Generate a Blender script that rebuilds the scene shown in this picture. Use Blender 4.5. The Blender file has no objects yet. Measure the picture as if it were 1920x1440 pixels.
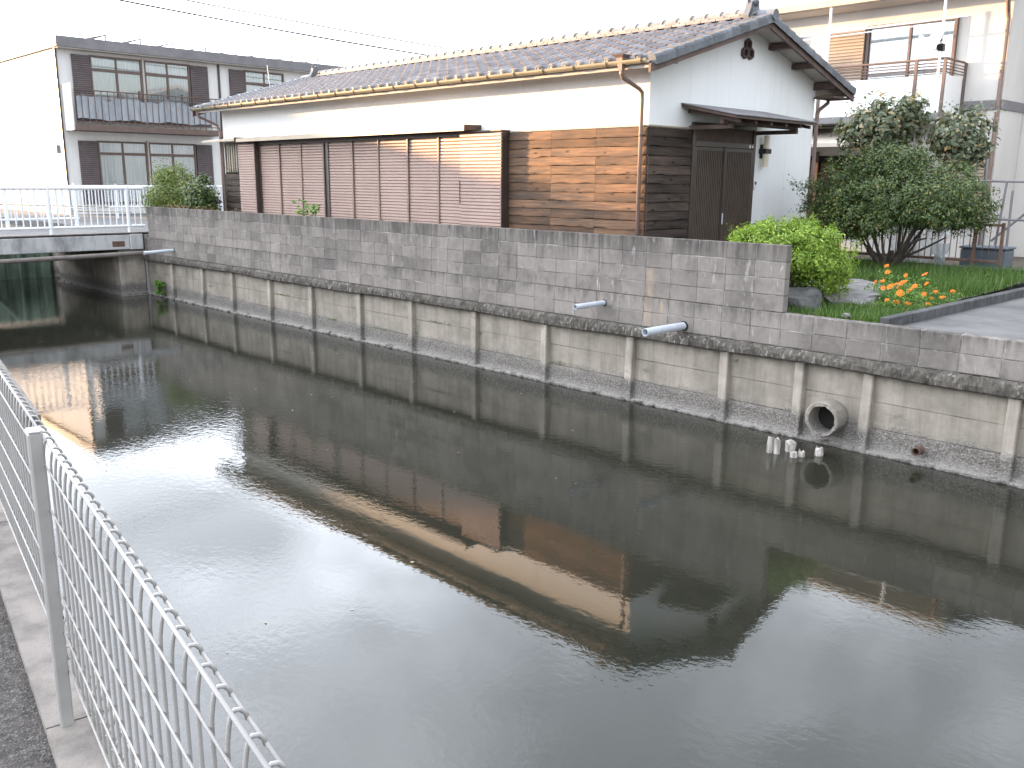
import bpy, bmesh, math, random
import numpy as np
from mathutils import Vector, Matrix
random.seed(7); rng = np.random.default_rng(7)
sc = bpy.context.scene
COL = sc.collection
R = math.radians

# ------------------------------------------------------------------ camera
cam = bpy.data.cameras.new('camera'); cam.sensor_width = 36; cam.lens = 31.62; cam.clip_end = 2000; cam.clip_start = .05
co = bpy.data.objects.new('camera', cam); COL.objects.link(co); sc.camera = co
yaw, pitch, roll = R(45.46), R(12.724), R(0.454)
fw = Vector((-math.sin(yaw)*math.cos(pitch), math.cos(yaw)*math.cos(pitch), -math.sin(pitch)))
rt = Vector((math.cos(yaw), math.sin(yaw), 0)); up = rt.cross(fw)
r2 = math.cos(roll)*rt + math.sin(roll)*up; u2 = -math.sin(roll)*rt + math.cos(roll)*up
co.matrix_world = Matrix(((r2.x, u2.x, -fw.x, 0), (r2.y, u2.y, -fw.y, 0), (r2.z, u2.z, -fw.z, 2.95), (0, 0, 0, 1)))

# ------------------------------------------------------------------ light
SUN_EL, SUN_TH = R(5.0), R(20.0)          # light travels along (cos th, sin th), down by SUN_EL
ldir = Vector((math.cos(SUN_TH)*math.cos(SUN_EL), math.sin(SUN_TH)*math.cos(SUN_EL), -math.sin(SUN_EL)))
w = bpy.data.worlds.new('World'); sc.world = w; w.use_nodes = True
nt = w.node_tree; nt.nodes.clear(); N = nt.nodes; Lk = nt.links
sky = N.new('ShaderNodeTexSky'); sky.sky_type = 'NISHITA'; sky.sun_disc = False
sky.sun_elevation = SUN_EL; sky.sun_rotation = math.atan2(-ldir.x, -ldir.y) % (2*math.pi)
sky.air_density = 1.0; sky.dust_density = 1.5; sky.ozone_density = 1.0
tc = N.new('ShaderNodeTexCoord'); sep = N.new('ShaderNodeSeparateXYZ'); Lk.new(tc.outputs['Generated'], sep.inputs[0])
def wm(op, a, b=None, c=None):
    n = N.new('ShaderNodeMath'); n.operation = op
    for i, v in enumerate((a, b, c)):
        if v is None: continue
        if isinstance(v, (int, float)): n.inputs[i].default_value = v
        else: Lk.new(v, n.inputs[i])
    return n.outputs[0]
zc = wm('ADD', wm('MAXIMUM', sep.outputs[2], 0.0), 0.22)
cmb = N.new('ShaderNodeCombineXYZ'); Lk.new(wm('DIVIDE', sep.outputs[0], zc), cmb.inputs[0]); Lk.new(wm('DIVIDE', sep.outputs[1], zc), cmb.inputs[1])
cn = N.new('ShaderNodeTexNoise'); cn.inputs['Scale'].default_value = 1.7; cn.inputs['Detail'].default_value = 7; cn.inputs['Roughness'].default_value = .55; cn.inputs['Distortion'].default_value = .4
Lk.new(cmb.outputs[0], cn.inputs['Vector'])
cr = N.new('ShaderNodeValToRGB'); cr.color_ramp.elements[0].position = .40; cr.color_ramp.elements[1].position = .68
Lk.new(cn.outputs['Fac'], cr.inputs[0])
# thin cloud lit by the low sun: brighter towards the sun, as forward scattering makes it
dt_ = N.new('ShaderNodeVectorMath'); dt_.operation = 'DOT_PRODUCT'; Lk.new(tc.outputs['Generated'], dt_.inputs[0]); dt_.inputs[1].default_value = tuple(-ldir)
glow = wm('POWER', wm('MULTIPLY_ADD', dt_.outputs['Value'], .5, .5), 2.0)
cb = wm('MULTIPLY', wm('MULTIPLY_ADD', glow, 15.5, 4.3), wm('MULTIPLY_ADD', cr.outputs[0], .55, .72))
cv = N.new('ShaderNodeCombineXYZ'); Lk.new(wm('MULTIPLY', cb, .925), cv.inputs[0]); Lk.new(wm('MULTIPLY', cb, .98), cv.inputs[1]); Lk.new(wm('MULTIPLY', cb, 1.085), cv.inputs[2])
CLOUD = N.new('ShaderNodeMix'); CLOUD.data_type = 'RGBA'
Lk.new(wm('MULTIPLY_ADD', cr.outputs[0], .30, .62), CLOUD.inputs[0])
Lk.new(sky.outputs[0], CLOUD.inputs[6]); Lk.new(cv.outputs[0], CLOUD.inputs[7])
bg = N.new('ShaderNodeBackground'); bg.inputs['Strength'].default_value = .12
Lk.new(CLOUD.outputs[2], bg.inputs['Color'])
wo = N.new('ShaderNodeOutputWorld'); Lk.new(bg.outputs[0], wo.inputs[0])
sl = bpy.data.lights.new('sun', 'SUN'); sl.energy = 5.0; sl.angle = R(0.7); sl.color = (1.0, .59, .27)
so = bpy.data.objects.new('sun', sl); COL.objects.link(so); so.rotation_euler = ldir.to_track_quat('-Z', 'Y').to_euler(); so.location = (-60, -30, 40)
sc.view_settings.view_transform = 'Standard'; sc.view_settings.look = 'None'; sc.view_settings.gamma = 1; sc.view_settings.exposure = 2.15

# ------------------------------------------------------------------ helpers
class MB:
    def __init__(s): s.v = []; s.f = []; s.smooth = False
    def add(s, vs, fs):
        o = len(s.v); s.v += [tuple(p) for p in vs]; s.f += [tuple(i+o for i in f) for f in fs]; return s
    def box(s, x0, x1, y0, y1, z0, z1):
        return s.add([(x0,y0,z0),(x1,y0,z0),(x1,y1,z0),(x0,y1,z0),(x0,y0,z1),(x1,y0,z1),(x1,y1,z1),(x0,y1,z1)],
                     [(3,2,1,0),(4,5,6,7),(0,1,5,4),(1,2,6,5),(2,3,7,6),(3,0,4,7)])
    def cbox(s, x0, x1, y0, y1, z0, z1, c=.006):
        vs = []; idx = {}
        X = (x0, x1); Y = (y0, y1); Z = (z0, z1)
        for i in (0,1):
            for j in (0,1):
                for k in (0,1):
                    dx = c if i == 0 else -c; dy = c if j == 0 else -c; dz = c if k == 0 else -c
                    idx[i,j,k] = len(vs)
                    vs += [(X[i], Y[j]+dy, Z[k]+dz), (X[i]+dx, Y[j], Z[k]+dz), (X[i]+dx, Y[j]+dy, Z[k])]
        I = lambda i,j,k,a: idx[i,j,k]+a
        fs = []
        for i in (0,1):
            q = [I(i,0,0,0), I(i,1,0,0), I(i,1,1,0), I(i,0,1,0)]; fs.append(q if i else q[::-1])
            q = [I(0,i,0,1), I(0,i,1,1), I(1,i,1,1), I(1,i,0,1)]; fs.append(q if i else q[::-1])
            q = [I(0,0,i,2), I(1,0,i,2), I(1,1,i,2), I(0,1,i,2)]; fs.append(q if i else q[::-1])
        for i in (0,1):
            for j in (0,1):
                for q, fl in (([I(i,j,0,0), I(i,j,0,1), I(i,j,1,1), I(i,j,1,0)], i == j), ([I(i,0,j,0), I(i,0,j,2), I(i,1,j,2), I(i,1,j,0)], i != j), ([I(0,i,j,1), I(0,i,j,2), I(1,i,j,2), I(1,i,j,1)], i == j)):
                    fs.append(q[::-1] if fl else q)
                for k in (0,1):
                    q = [I(i,j,k,0), I(i,j,k,1), I(i,j,k,2)]; fs.append(q if (i+j+k) % 2 else q[::-1])
        return s.add(vs, fs)
    def tube(s, pts, r, n=8, cap=True):
        pts = [Vector(p) for p in pts]; rr = r if isinstance(r, (list, tuple)) else [r]*len(pts)
        o = len(s.v); t0 = None; a = None
        for i, p in enumerate(pts):
            d = (pts[min(i+1, len(pts)-1)]-pts[max(i-1, 0)]).normalized()
            if a is None: a = d.orthogonal().normalized()
            else:
                a = (a-d*a.dot(d)); a = a.normalized() if a.length > 1e-5 else d.orthogonal().normalized()
            b = d.cross(a)
            for k in range(n):
                t = 2*math.pi*k/n; s.v.append(tuple(p+(a*math.cos(t)+b*math.sin(t))*rr[i]))
        for i in range(len(pts)-1):
            for k in range(n):
                k2 = (k+1) % n; s.f.append((o+i*n+k, o+i*n+k2, o+(i+1)*n+k2, o+(i+1)*n+k))
        if cap:
            s.f.append(tuple(o+k for k in reversed(range(n)))); s.f.append(tuple(o+(len(pts)-1)*n+k for k in range(n)))
        return s
    def pipe(s, p0, p1, ro, ri, n=20):          # hollow pipe, open at p1
        p0 = Vector(p0); p1 = Vector(p1); d = (p1-p0).normalized(); a = d.orthogonal().normalized(); b = d.cross(a); o = len(s.v)
        for p, r in ((p0, ro), (p1, ro), (p1, ri), (p0+d*.02, ri)):
            for k in range(n):
                t = 2*math.pi*k/n; s.v.append(tuple(p+(a*math.cos(t)+b*math.sin(t))*r))
        for i in range(3):
            for k in range(n):
                k2 = (k+1) % n; s.f.append((o+i*n+k, o+i*n+k2, o+(i+1)*n+k2, o+(i+1)*n+k))
        s.f.append(tuple(o+3*n+k for k in range(n))); return s
    def extr(s, poly, axis, a0, a1):            # polygon extruded along an axis; poly in the two other axes
        n = len(poly)
        def pt(p, a): return {'x': (a, p[0], p[1]), 'y': (p[0], a, p[1]), 'z': (p[0], p[1], a)}[axis]
        vs = [pt(p, a0) for p in poly]+[pt(p, a1) for p in poly]
        fs = [tuple(reversed(range(n))), tuple(range(n, 2*n))]+[(i, (i+1) % n, (i+1) % n+n, i+n) for i in range(n)]
        return s.add(vs, fs)
    def mesh(s, name='mesh', mat=None, smooth=False):
        me = bpy.data.meshes.new(name); me.from_pydata(s.v, [], s.f)
        bm = bmesh.new(); bm.from_mesh(me); bmesh.ops.recalc_face_normals(bm, faces=bm.faces); bm.to_mesh(me); bm.free()
        if mat: me.materials.append(mat)
        if smooth or s.smooth:
            for p in me.polygons: p.use_smooth = True
        return me
    def obj(s, name, mat, parent=None, smooth=False, loc=None):
        return link(name, s.mesh(name, mat, smooth), parent, loc)
def link(name, me, parent=None, loc=None, rot=None):
    o = bpy.data.objects.new(name, me); COL.objects.link(o)
    if parent: o.parent = parent
    if loc: o.location = loc
    if rot: o.rotation_euler = rot
    return o
def thing(name, label, cat, loc=(0,0,0), rz=0, group=None):
    o = bpy.data.objects.new(name, None); COL.objects.link(o); o.location = loc; o.rotation_euler = (0,0,rz)
    return tag(o, label, cat, group)
def tag(o, label, cat, group=None):
    o['label'] = label; o['category'] = cat
    if group: o['group'] = group
    return o
def structure(o): o['kind'] = 'structure'; return o
def stuff(o): o['kind'] = 'stuff'; return o
def rebase(root, loc):                          # put a thing's Empty at its base, parts stay where they are
    d = Vector(loc); root.location = d
    for c in [o for o in bpy.data.objects if o.parent == root]: c.location = Vector(c.location)-d

# ------------------------------------------------------------------ materials
class NT:
    def __init__(s, name):
        s.m = bpy.data.materials.new(name); s.m.use_nodes = True; s.t = s.m.node_tree; s.t.nodes.clear()
    def n(s, typ, ins=None, **kw):
        nd = s.t.nodes.new(typ)
        for k, v in kw.items(): setattr(nd, k, v)
        for k, v in (ins or {}).items():
            if hasattr(v, 'is_output') or isinstance(v, bpy.types.NodeSocket): s.t.links.new(v, nd.inputs[k])
            else: nd.inputs[k].default_value = v
        return nd
    def math(s, op, a, b=0.0, clamp=False):
        nd = s.n('ShaderNodeMath', {0: a, 1: b}, operation=op, use_clamp=clamp); return nd.outputs[0]
    def mix(s, f, a, b, blend='MIX'):
        nd = s.n('ShaderNodeMix', {0: f}, data_type='RGBA', blend_type=blend)
        for i, v in ((6, a), (7, b)):
            if isinstance(v, tuple): nd.inputs[i].default_value = (*v[:3], 1)
            else: s.t.links.new(v, nd.inputs[i])
        return nd.outputs[2]
    def pos(s, sc_=(1,1,1), obj=False, rnd=False):
        v = s.n('ShaderNodeTexCoord').outputs['Object'] if obj else s.n('ShaderNodeNewGeometry').outputs['Position']
        if rnd:
            oi = s.n('ShaderNodeObjectInfo').outputs['Random']
            c = s.n('ShaderNodeCombineXYZ', {0: s.math('MULTIPLY', oi, 37.0), 1: s.math('MULTIPLY', oi, 91.0), 2: s.math('MULTIPLY', oi, 17.0)}).outputs[0]
            v = s.n('ShaderNodeVectorMath', {0: v, 1: c}, operation='ADD').outputs[0]
        return s.n('ShaderNodeMapping', {'Vector': v, 'Scale': sc_}).outputs[0]
    def noise(s, vec, scale, detail=5, rough=.55, dist=0.0):
        return s.n('ShaderNodeTexNoise', {'Vector': vec, 'Scale': scale, 'Detail': detail, 'Roughness': rough, 'Distortion': dist}).outputs['Fac']
    def ramp(s, fac, lo, hi, a=0.0, b=1.0):
        return s.n('ShaderNodeMapRange', {'Value': fac, 'From Min': lo, 'From Max': hi, 'To Min': a, 'To Max': b}).outputs[0]
    def rand(s): return s.n('ShaderNodeObjectInfo').outputs['Random']
    def bump(s, h, dist, strength=1.0, normal=None):
        ins = {'Height': h, 'Distance': dist, 'Strength': strength}
        if normal is not None: ins['Normal'] = normal
        return s.n('ShaderNodeBump', ins).outputs[0]
    def out(s, color, rough=.8, normal=None, metal=0.0, spec=.4, **kw):
        b = s.n('ShaderNodeBsdfPrincipled', {'Metallic': metal, 'Specular IOR Level': spec})
        for k, v in (('Base Color', color), ('Roughness', rough)):
            if isinstance(v, tuple): b.inputs[k].default_value = (*v[:3], 1)
            elif isinstance(v, (int, float)): b.inputs[k].default_value = v
            else: s.t.links.new(v, b.inputs[k])
        if normal is not None: s.t.links.new(normal, b.inputs['Normal'])
        for k, v in kw.items(): b.inputs[k.replace('_', ' ')].default_value = v
        o = s.n('ShaderNodeOutputMaterial'); s.t.links.new(b.outputs[0], o.inputs[0]); return s.m
def simple(name, a, b=None, scale=4, stretch=(1,1,1), rough=.75, bump=0.0, bscale=60, rnd=0.0, metal=0.0, spec=.4, obj=False, lo=.35, hi=.65):
    t = NT(name); b = b or tuple(c*.75 for c in a)
    v = t.pos(stretch, obj=obj, rnd=obj)
    c = t.mix(t.ramp(t.noise(v, scale, 7, .62), lo, hi), b, a)
    if rnd:
        k = t.ramp(t.rand(), 0, 1, 1-rnd, 1+rnd)
        c = t.mix(1.0, c, t.n('ShaderNodeCombineXYZ', {0: k, 1: k, 2: k}).outputs[0], 'MULTIPLY')
    nm = t.bump(t.noise(t.pos(), bscale, 4, .6), bump) if bump else None
    return t.out(c, rough, nm, metal, spec)

def m_block(name, base, stain=.5, cap=False):
    t = NT(name)
    k = t.ramp(t.rand(), 0, 1, .72, 1.18)
    fine = t.noise(t.pos(), 9, 8, .7)
    c = t.mix(t.ramp(fine, .3, .7), tuple(x*.80 for x in base), tuple(x*1.16 for x in base))
    c = t.mix(1.0, c, t.n('ShaderNodeCombineXYZ', {0: k, 1: k, 2: k}).outputs[0], 'MULTIPLY')
    big = t.noise(t.pos((.7, .7, .8)), .9, 5, .6)
    c = t.mix(t.math('MULTIPLY', t.ramp(big, .42, .62), .55), c, (.29, .26, .232))
    z = t.n('ShaderNodeSeparateXYZ', {0: t.n('ShaderNodeNewGeometry').outputs['Position']}).outputs[2]
    # rain dirt runs down from the wall top and from the ledge
    top = t.math('MAXIMUM', t.ramp(z, 1.62, 2.24), t.math('MULTIPLY', t.ramp(z, 1.22, 1.46), t.math('LESS_THAN', z, 1.465)))
    streak = t.noise(t.pos((8, 8, .6)), 1.3, 8, .72, .3)
    sm = t.math('MULTIPLY', t.ramp(streak, .40, .60), t.math('ADD', t.math('MULTIPLY', t.math('POWER', top, 2.0), .75), .10))
    c = t.mix(t.math('MULTIPLY', sm, stain, True), c, (.040, .037, .034))
    blot = t.noise(t.pos((1.3, 1.3, 1.0)), 2.3, 8, .72, .6)
    c = t.mix(t.math('MULTIPLY', t.ramp(blot, .52, .68), .50), c, (.065, .058, .052))
    lime = t.noise(t.pos((5, 5, 1.1)), 2.1, 7, .7, .4)
    c = t.mix(t.math('MULTIPLY', t.ramp(lime, .60, .74), .55), c, (.52, .50, .48))
    xw = t.n('ShaderNodeSeparateXYZ', {0: t.n('ShaderNodeNewGeometry').outputs['Position']}).outputs[0]
    for x0, wd, za, zb in ((-7.22, .09, 1.0, 1.9), (-8.02, .07, 1.28, 1.48), (-7.0, .05, 1.05, 1.5), (-12.4, .16, 1.05, 1.30), (-9.9, .05, 1.5, 2.1)):
        mk = t.math('MULTIPLY', t.ramp(t.math('ABSOLUTE', t.math('SUBTRACT', xw, x0)), wd, wd*.2), t.math('MULTIPLY', t.ramp(z, za, za+.12), t.ramp(z, zb, zb-.12)))
        c = t.mix(t.math('MULTIPLY', mk, t.ramp(lime, .36, .58, .05, .5)), c, (.40, .29, .20) if x0 > -9 else (.05, .042, .036))
    speck = t.noise(t.pos(), 60, 3, .6)
    c = t.mix(t.math('MULTIPLY', t.ramp(speck, .58, .72), .35), c, (.08, .075, .07))
    nm = t.bump(t.noise(t.pos(), 140, 4, .7), .004, .8, t.bump(fine, .008, .6))
    return t.out(c, .92, nm, spec=.2)
def m_mortar():
    t = NT('mortar'); c = t.mix(t.ramp(t.noise(t.pos((1, 1, 1.6)), 2.6, 6, .7), .45, .66), (.10, .094, .088), (.40, .385, .36))
    return t.out(c, .95, spec=.1)
def m_coping():
    t = NT('mossy_coping')
    n1 = t.noise(t.pos((1, 1, .5)), 7, 9, .72); n2 = t.noise(t.pos((14, 14, 3)), 2.0, 6, .7); n3 = t.noise(t.pos((1, 1, .4)), 1.1, 4, .6)
    c = t.mix(t.ramp(n1, .34, .66), (.045, .040, .034), (.150, .136, .118))
    c = t.mix(t.math('MULTIPLY', t.ramp(n2, .47, .66), .6), c, (.026, .023, .020))
    wh = t.noise(t.pos((1, 1, .35)), 26, 4, .6)
    c = t.mix(t.math('MULTIPLY', t.ramp(wh, .56, .66), t.ramp(n3, .35, .6, .1, .75)), c, (.36, .335, .30))
    nm = t.bump(n1, .03, .7, t.bump(t.noise(t.pos(), 60, 5, .7), .012))
    return t.out(c, .95, nm, spec=.15)
def m_panel(name, a, b, k=0):
    t = NT(name)
    n1 = t.noise(t.pos((1, 1, 1.3)), 2.2, 7, .65)
    c = t.mix(t.ramp(n1, .36, .66), b, a)
    st = t.noise(t.pos((5, 5, .5)), 1.6, 6, .65)
    c = t.mix(t.math('MULTIPLY', t.ramp(st, .46, .68), .45), c, (.105, .095, .078))
    gr = t.noise(t.pos((1.2, 1.2, 2.2)), 3.5, 6, .7)
    c = t.mix(t.math('MULTIPLY', t.ramp(gr, .60, .72), .4), c, (.085, .085, .045))
    z = t.n('ShaderNodeSeparateXYZ', {0: t.n('ShaderNodeNewGeometry').outputs['Position']}).outputs[2]
    c = t.mix(t.math('MULTIPLY', t.ramp(t.math('ADD', z, t.math('MULTIPLY', t.noise(t.pos((4, 4, 1)), 2, 5, .6), .25)), .93, 1.06), .65), c, (.06, .054, .045))
    # washed-out aggregate near the water line
    zz = t.math('ADD', z, t.math('MULTIPLY', t.math('SUBTRACT', t.noise(t.pos((1, 1, 1)), 5, 6, .7), .5), .30))
    er = t.ramp(zz, .36, .24)
    v = t.n('ShaderNodeTexVoronoi', {'Vector': t.pos(), 'Scale': 44.0}); n5 = t.noise(t.pos(), 38, 6, .75)
    pc = t.mix(t.ramp(n5, .38, .64), (.155, .142, .125), (.40, .372, .338))
    pc = t.mix(t.ramp(v.outputs['Distance'], .15, .6), pc, t.mix(.6, pc, (.08, .074, .066)))
    pc = t.mix(t.math('MULTIPLY', t.ramp(z, .14, .05), .25), pc, (.55, .52, .49))
    c = t.mix(er, c, pc)
    c = t.mix(t.ramp(zz, .03, -.02), c, (.030, .024, .020))
    h = t.math('ADD', t.math('MULTIPLY', t.math('SUBTRACT', 1.0, v.outputs['Distance']), .5), n5)
    nm = t.bump(t.math('MULTIPLY', h, er), .022, 1.0, t.bump(t.noise(t.pos(), 80, 5, .7), .004, .8))
    return t.out(c, .9, nm, spec=.2)
def m_wood(name, a, b, dark, knots=True, rough=.8):
    t = NT(name); oi = t.rand()
    g = t.noise(t.pos((1.3, 26, 26), obj=True, rnd=True), 1.6, 7, .65, .5)
    c = t.mix(t.ramp(g, .38, .62), b, a)
    g2 = t.noise(t.pos((.9, 5, 5), obj=True, rnd=True), 1.3, 4, .6)
    c = t.mix(t.math('MULTIPLY', t.ramp(g2, .42, .64), .75), c, dark)
    if knots:
        v = t.n('ShaderNodeTexVoronoi', {'Vector': t.pos((3.2, 1, 7.5), obj=True, rnd=True), 'Scale': 1.0}).outputs['Distance']
        c = t.mix(t.math('MULTIPLY', t.ramp(v, .20, .08), .85), c, tuple(x*.35 for x in dark))
    k = t.ramp(oi, 0, 1, .66, 1.32)
    c = t.mix(1.0, c, t.n('ShaderNodeCombineXYZ', {0: k, 1: k, 2: k}).outputs[0], 'MULTIPLY')
    nm = t.bump(g, .006, .8)
    return t.out(c, rough, nm, spec=.25)
def m_tile(name, a, b):
    t = NT(name); n1 = t.noise(t.pos(), 5, 7, .65)
    c = t.mix(t.ramp(n1, .35, .65), b, a)
    k = t.ramp(t.rand(), 0, 1, .72, 1.22)
    c = t.mix(1.0, c, t.n('ShaderNodeCombineXYZ', {0: k, 1: k, 2: k}).outputs[0], 'MULTIPLY')
    li = t.noise(t.pos(), 26, 5, .7)
    c = t.mix(t.math('MULTIPLY', t.ramp(li, .60, .70), .5), c, (.36, .34, .30))
    return t.out(c, .55, t.bump(li, .004, .6), spec=.4)
def m_leaf(name, cols, trans=.25, rough=.5):
    t = NT(name); r = t.n('ShaderNodeNewGeometry').outputs['Random Per Island']
    cr = t.n('ShaderNodeValToRGB', {'Fac': r}); e = cr.color_ramp.elements
    while len(e) < len(cols): e.new(.5)
    for i, (p, c) in enumerate(cols): e[i].position = p; e[i].color = (*c, 1)
    c = cr.outputs[0]
    b = t.n('ShaderNodeBsdfPrincipled', {'Base Color': c, 'Roughness': rough, 'Specular IOR Level': .35})
    tr = t.n('ShaderNodeBsdfTranslucent', {'Color': t.mix(1.0, c, (1.25, 1.3, .7), 'MULTIPLY')})
    mx = t.n('ShaderNodeMixShader', {0: trans, 1: b.outputs[0], 2: tr.outputs[0]})
    o = t.n('ShaderNodeOutputMaterial'); t.t.links.new(mx.outputs[0], o.inputs[0]); return t.m
def m_water():
    t = NT('canal_water')
    gust = t.noise(t.pos((1, 1.5, 1)), .22, 3, .5)
    amp = t.ramp(gust, .36, .66, .22, 1.8)
    a = t.noise(t.pos((.9, 1.25, 1)), 2.6, 3, .5, .3); b = t.noise(t.pos((1, 1.3, 1)), 12, 3, .55, .4); c = t.noise(t.pos((1, 1, 1)), 34, 2, .5)
    h = t.math('ADD', t.math('MULTIPLY', a, .0008), t.math('ADD', t.math('MULTIPLY', b, .00080), t.math('MULTIPLY', c, .00014)))
    nm = t.bump(t.math('MULTIPLY', h, amp), 1.0, 1.0)
    col = t.mix(t.ramp(t.noise(t.pos(), .35, 4, .6), .35, .65), (.015, .016, .0115), (.022, .0215, .0155))
    return t.out(col, .015, nm, spec=.5, IOR=1.45)
def m_asphalt():
    t = NT('asphalt'); v = t.n('ShaderNodeTexVoronoi', {'Vector': t.pos(), 'Scale': 140.0})
    c = t.mix(t.ramp(t.noise(t.pos(), 22, 6, .7), .35, .65), (.026, .023, .021), (.08, .070, .064))
    c = t.mix(t.math('MULTIPLY', t.ramp(v.outputs['Color'], .6, .95), .6), c, (.20, .19, .18))
    return t.out(c, .9, t.bump(v.outputs['Distance'], .006, 1.0), spec=.3)
def m_glass():
    t = NT('window_glass'); f = t.n('ShaderNodeFresnel', {'IOR': 1.5}).outputs[0]
    mx = t.n('ShaderNodeMixShader', {0: t.math('ADD', t.math('MULTIPLY', f, 1.6), .04, True), 1: t.n('ShaderNodeBsdfTransparent', {'Color': (.93, .95, .95, 1)}).outputs[0], 2: t.n('ShaderNodeBsdfGlossy', {'Roughness': .02}).outputs[0]})
    o = t.n('ShaderNodeOutputMaterial'); t.t.links.new(mx.outputs[0], o.inputs[0]); return t.m
def m_film():
    t = NT('plastic_film')
    d = t.n('ShaderNodeBsdfPrincipled', {'Base Color': (.62, .66, .68, 1), 'Roughness': .25})
    mx = t.n('ShaderNodeMixShader', {0: .55, 1: t.n('ShaderNodeBsdfTransparent').outputs[0], 2: d.outputs[0]})
    o = t.n('ShaderNodeOutputMaterial'); t.t.links.new(mx.outputs[0], o.inputs[0]); return t.m

BLOCK = m_block('concrete_block', (.180, .161, .146), .9); BLOCKTOP = m_block('concrete_block_weathered', (.145, .131, .118), 1.0)
MORTAR = m_mortar(); COPING = m_coping()
PANEL = m_panel('concrete_panel', (.325, .288, .24), (.215, .192, .16)); PEBBLE = m_panel('washed_concrete', (.29, .26, .222), (.19, .17, .148))
POST = m_panel('concrete_post', (.40, .355, .30), (.27, .238, .20))
CONC = simple('concrete', (.19, .168, .15), (.108, .095, .085), 5, (1, 1, 1), .9, .004, 60, lo=.38, hi=.6)
GIRD = simple('lit_girder_concrete', (.50, .50, .50), (.24, .24, .24), 2.2, (1, 1, .5), .9, .003, 60, lo=.38, hi=.58)  # brighter copy of the grey concrete; light on the near girder painted in
CONCG = simple('grey_concrete', (.34, .325, .305), (.19, .18, .165), 3, (1, 1, .45), .9, .003, 60)
SLAB = simple('driveway_concrete', (.145, .14, .136), (.085, .083, .082), 1.6, rough=.9, bump=.003, bscale=90)
EARTH = simple('earth', (.13, .105, .08), (.07, .06, .045), 5, rough=.95, bump=.02, bscale=20)
ASPH = m_asphalt(); WATER = m_water()
def m_plaster(name, a, dirt):
    t = NT(name); c = t.mix(t.ramp(t.noise(t.pos((1, 1, .5)), 1.1, 6, .6), .3, .7), tuple(x*.95 for x in a), a)
    st = t.noise(t.pos((9, 9, .35)), 1.2, 7, .68)
    c = t.mix(t.math('MULTIPLY', t.ramp(st, .5, .75), dirt), c, (.40, .385, .36))
    return t.out(c, .85, t.bump(t.noise(t.pos(), 160, 4, .7), .002, .7), spec=.25)
PLASTER = m_plaster('white_plaster', (.80, .80, .79), .13)
APTW = m_plaster('apartment_plaster', (.72, .71, .69), .25)
SEAM = simple('plaster_joint', (.66, .66, .66), (.60, .60, .60), 3, rough=.9)
CREAM = simple('cream_plaster', (.60, .575, .54), (.53, .505, .475), .9, (1, 1, .4), .85)
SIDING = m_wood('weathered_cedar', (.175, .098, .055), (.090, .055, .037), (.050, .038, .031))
SIDEDK = m_wood('shaded_cedar', (.085, .060, .047), (.042, .031, .026), (.02, .016, .014))  # same cedar darkened; shade on the gable and left end painted in
BROWN = simple('brown_painted_wood', (.105, .068, .055), (.06, .042, .036), 6, (1, 1, 1), .7, .002, 90)
BARGE = simple('weathered_bargeboard', (.150, .105, .092), (.085, .06, .053), 5, (1, 1, 1), .8, .003, 60)
SOFFIT = simple('soffit_board', (.50, .46, .42), (.40, .36, .33), 3, rough=.85)
SHUT = simple('pink_beige_aluminium', (.35, .25, .212), (.29, .205, .175), 1.6, (1, 1, .5), rough=.45, spec=.5)
FRAMEB = simple('bronze_aluminium', (.060, .045, .036), (.045, .034, .028), 4, rough=.4, spec=.5)
HOOD = simple('beige_metal', (.38, .32, .235), (.31, .26, .19), 3, rough=.4, spec=.5)
GUTTER = simple('gutter_pvc', (.27, .235, .16), (.20, .17, .115), 3, rough=.35, spec=.5)
PIPEB = simple('brown_pipe', (.225, .155, .13), (.175, .12, .10), 4, rough=.45)
TILE = m_tile('roof_tile', (.20, .188, .195), (.115, .108, .118)); TILEDK = m_tile('dark_verge_tile', (.145, .155, .17), (.085, .092, .105))
TILER = m_tile('ridge_tile_clay', (.23, .205, .19), (.14, .122, .115))
PVC = simple('grey_pvc', (.50, .53, .58), (.44, .47, .52), 6, rough=.35, spec=.5)
WHITE = simple('white_paint', (.78, .80, .83), (.70, .72, .75), 5, rough=.4, spec=.5)
GREYM = simple('grey_metal_sheet', (.20, .19, .20), (.15, .145, .15), 2, rough=.5)
SHUTDK = simple('dark_louvre', (.135, .11, .11), (.10, .082, .082), 4, rough=.5)
WINB = simple('window_frame_brown', (.135, .092, .077), (.10, .07, .058), 4, rough=.5)
CURT = simple('curtain', (.78, .79, .80), (.60, .61, .62), 3, (9, 9, .3), .9)
CURTY = simple('cream_curtain', (.60, .52, .40), (.46, .40, .32), 3, (9, 9, .3), .9)
LATT = simple('door_lattice', (.095, .070, .054), (.07, .052, .04), 5, rough=.5)
GLASS = m_glass(); FILM = m_film()
CLOTH = simple('grey_blue_sheet', (.38, .40, .43), (.25, .27, .30), 2.5, (3, 3, .6), .8, .01, 14)
BLACK = simple('black_metal', (.02, .02, .02), (.014, .014, .014), 5, rough=.4)
DARK = simple('shade_black', (.018, .016, .015), (.01, .009, .009), 3, rough=.9)  # near-black standing in for shade inside pipes, openings and board gaps
GREENST = simple('green_sheet_pile', (.19, .26, .205), (.10, .14, .105), 3, (1, 1, .5), .6, .003, 40)
FENCEM = simple('fence_coated_steel', (.31, .295, .28), (.27, .258, .245), 9, rough=.38, spec=.6)
LAMPC = simple('lamp_glass', (.70, .64, .50), (.60, .54, .42), 5, rough=.3)
RUST = simple('rusty_steel', (.17, .10, .07), (.08, .05, .04), 9, rough=.85, bump=.003)
BARK = simple('bark', (.085, .068, .054), (.04, .032, .026), 14, (1, 1, .4), .9, .01, 40)
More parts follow.
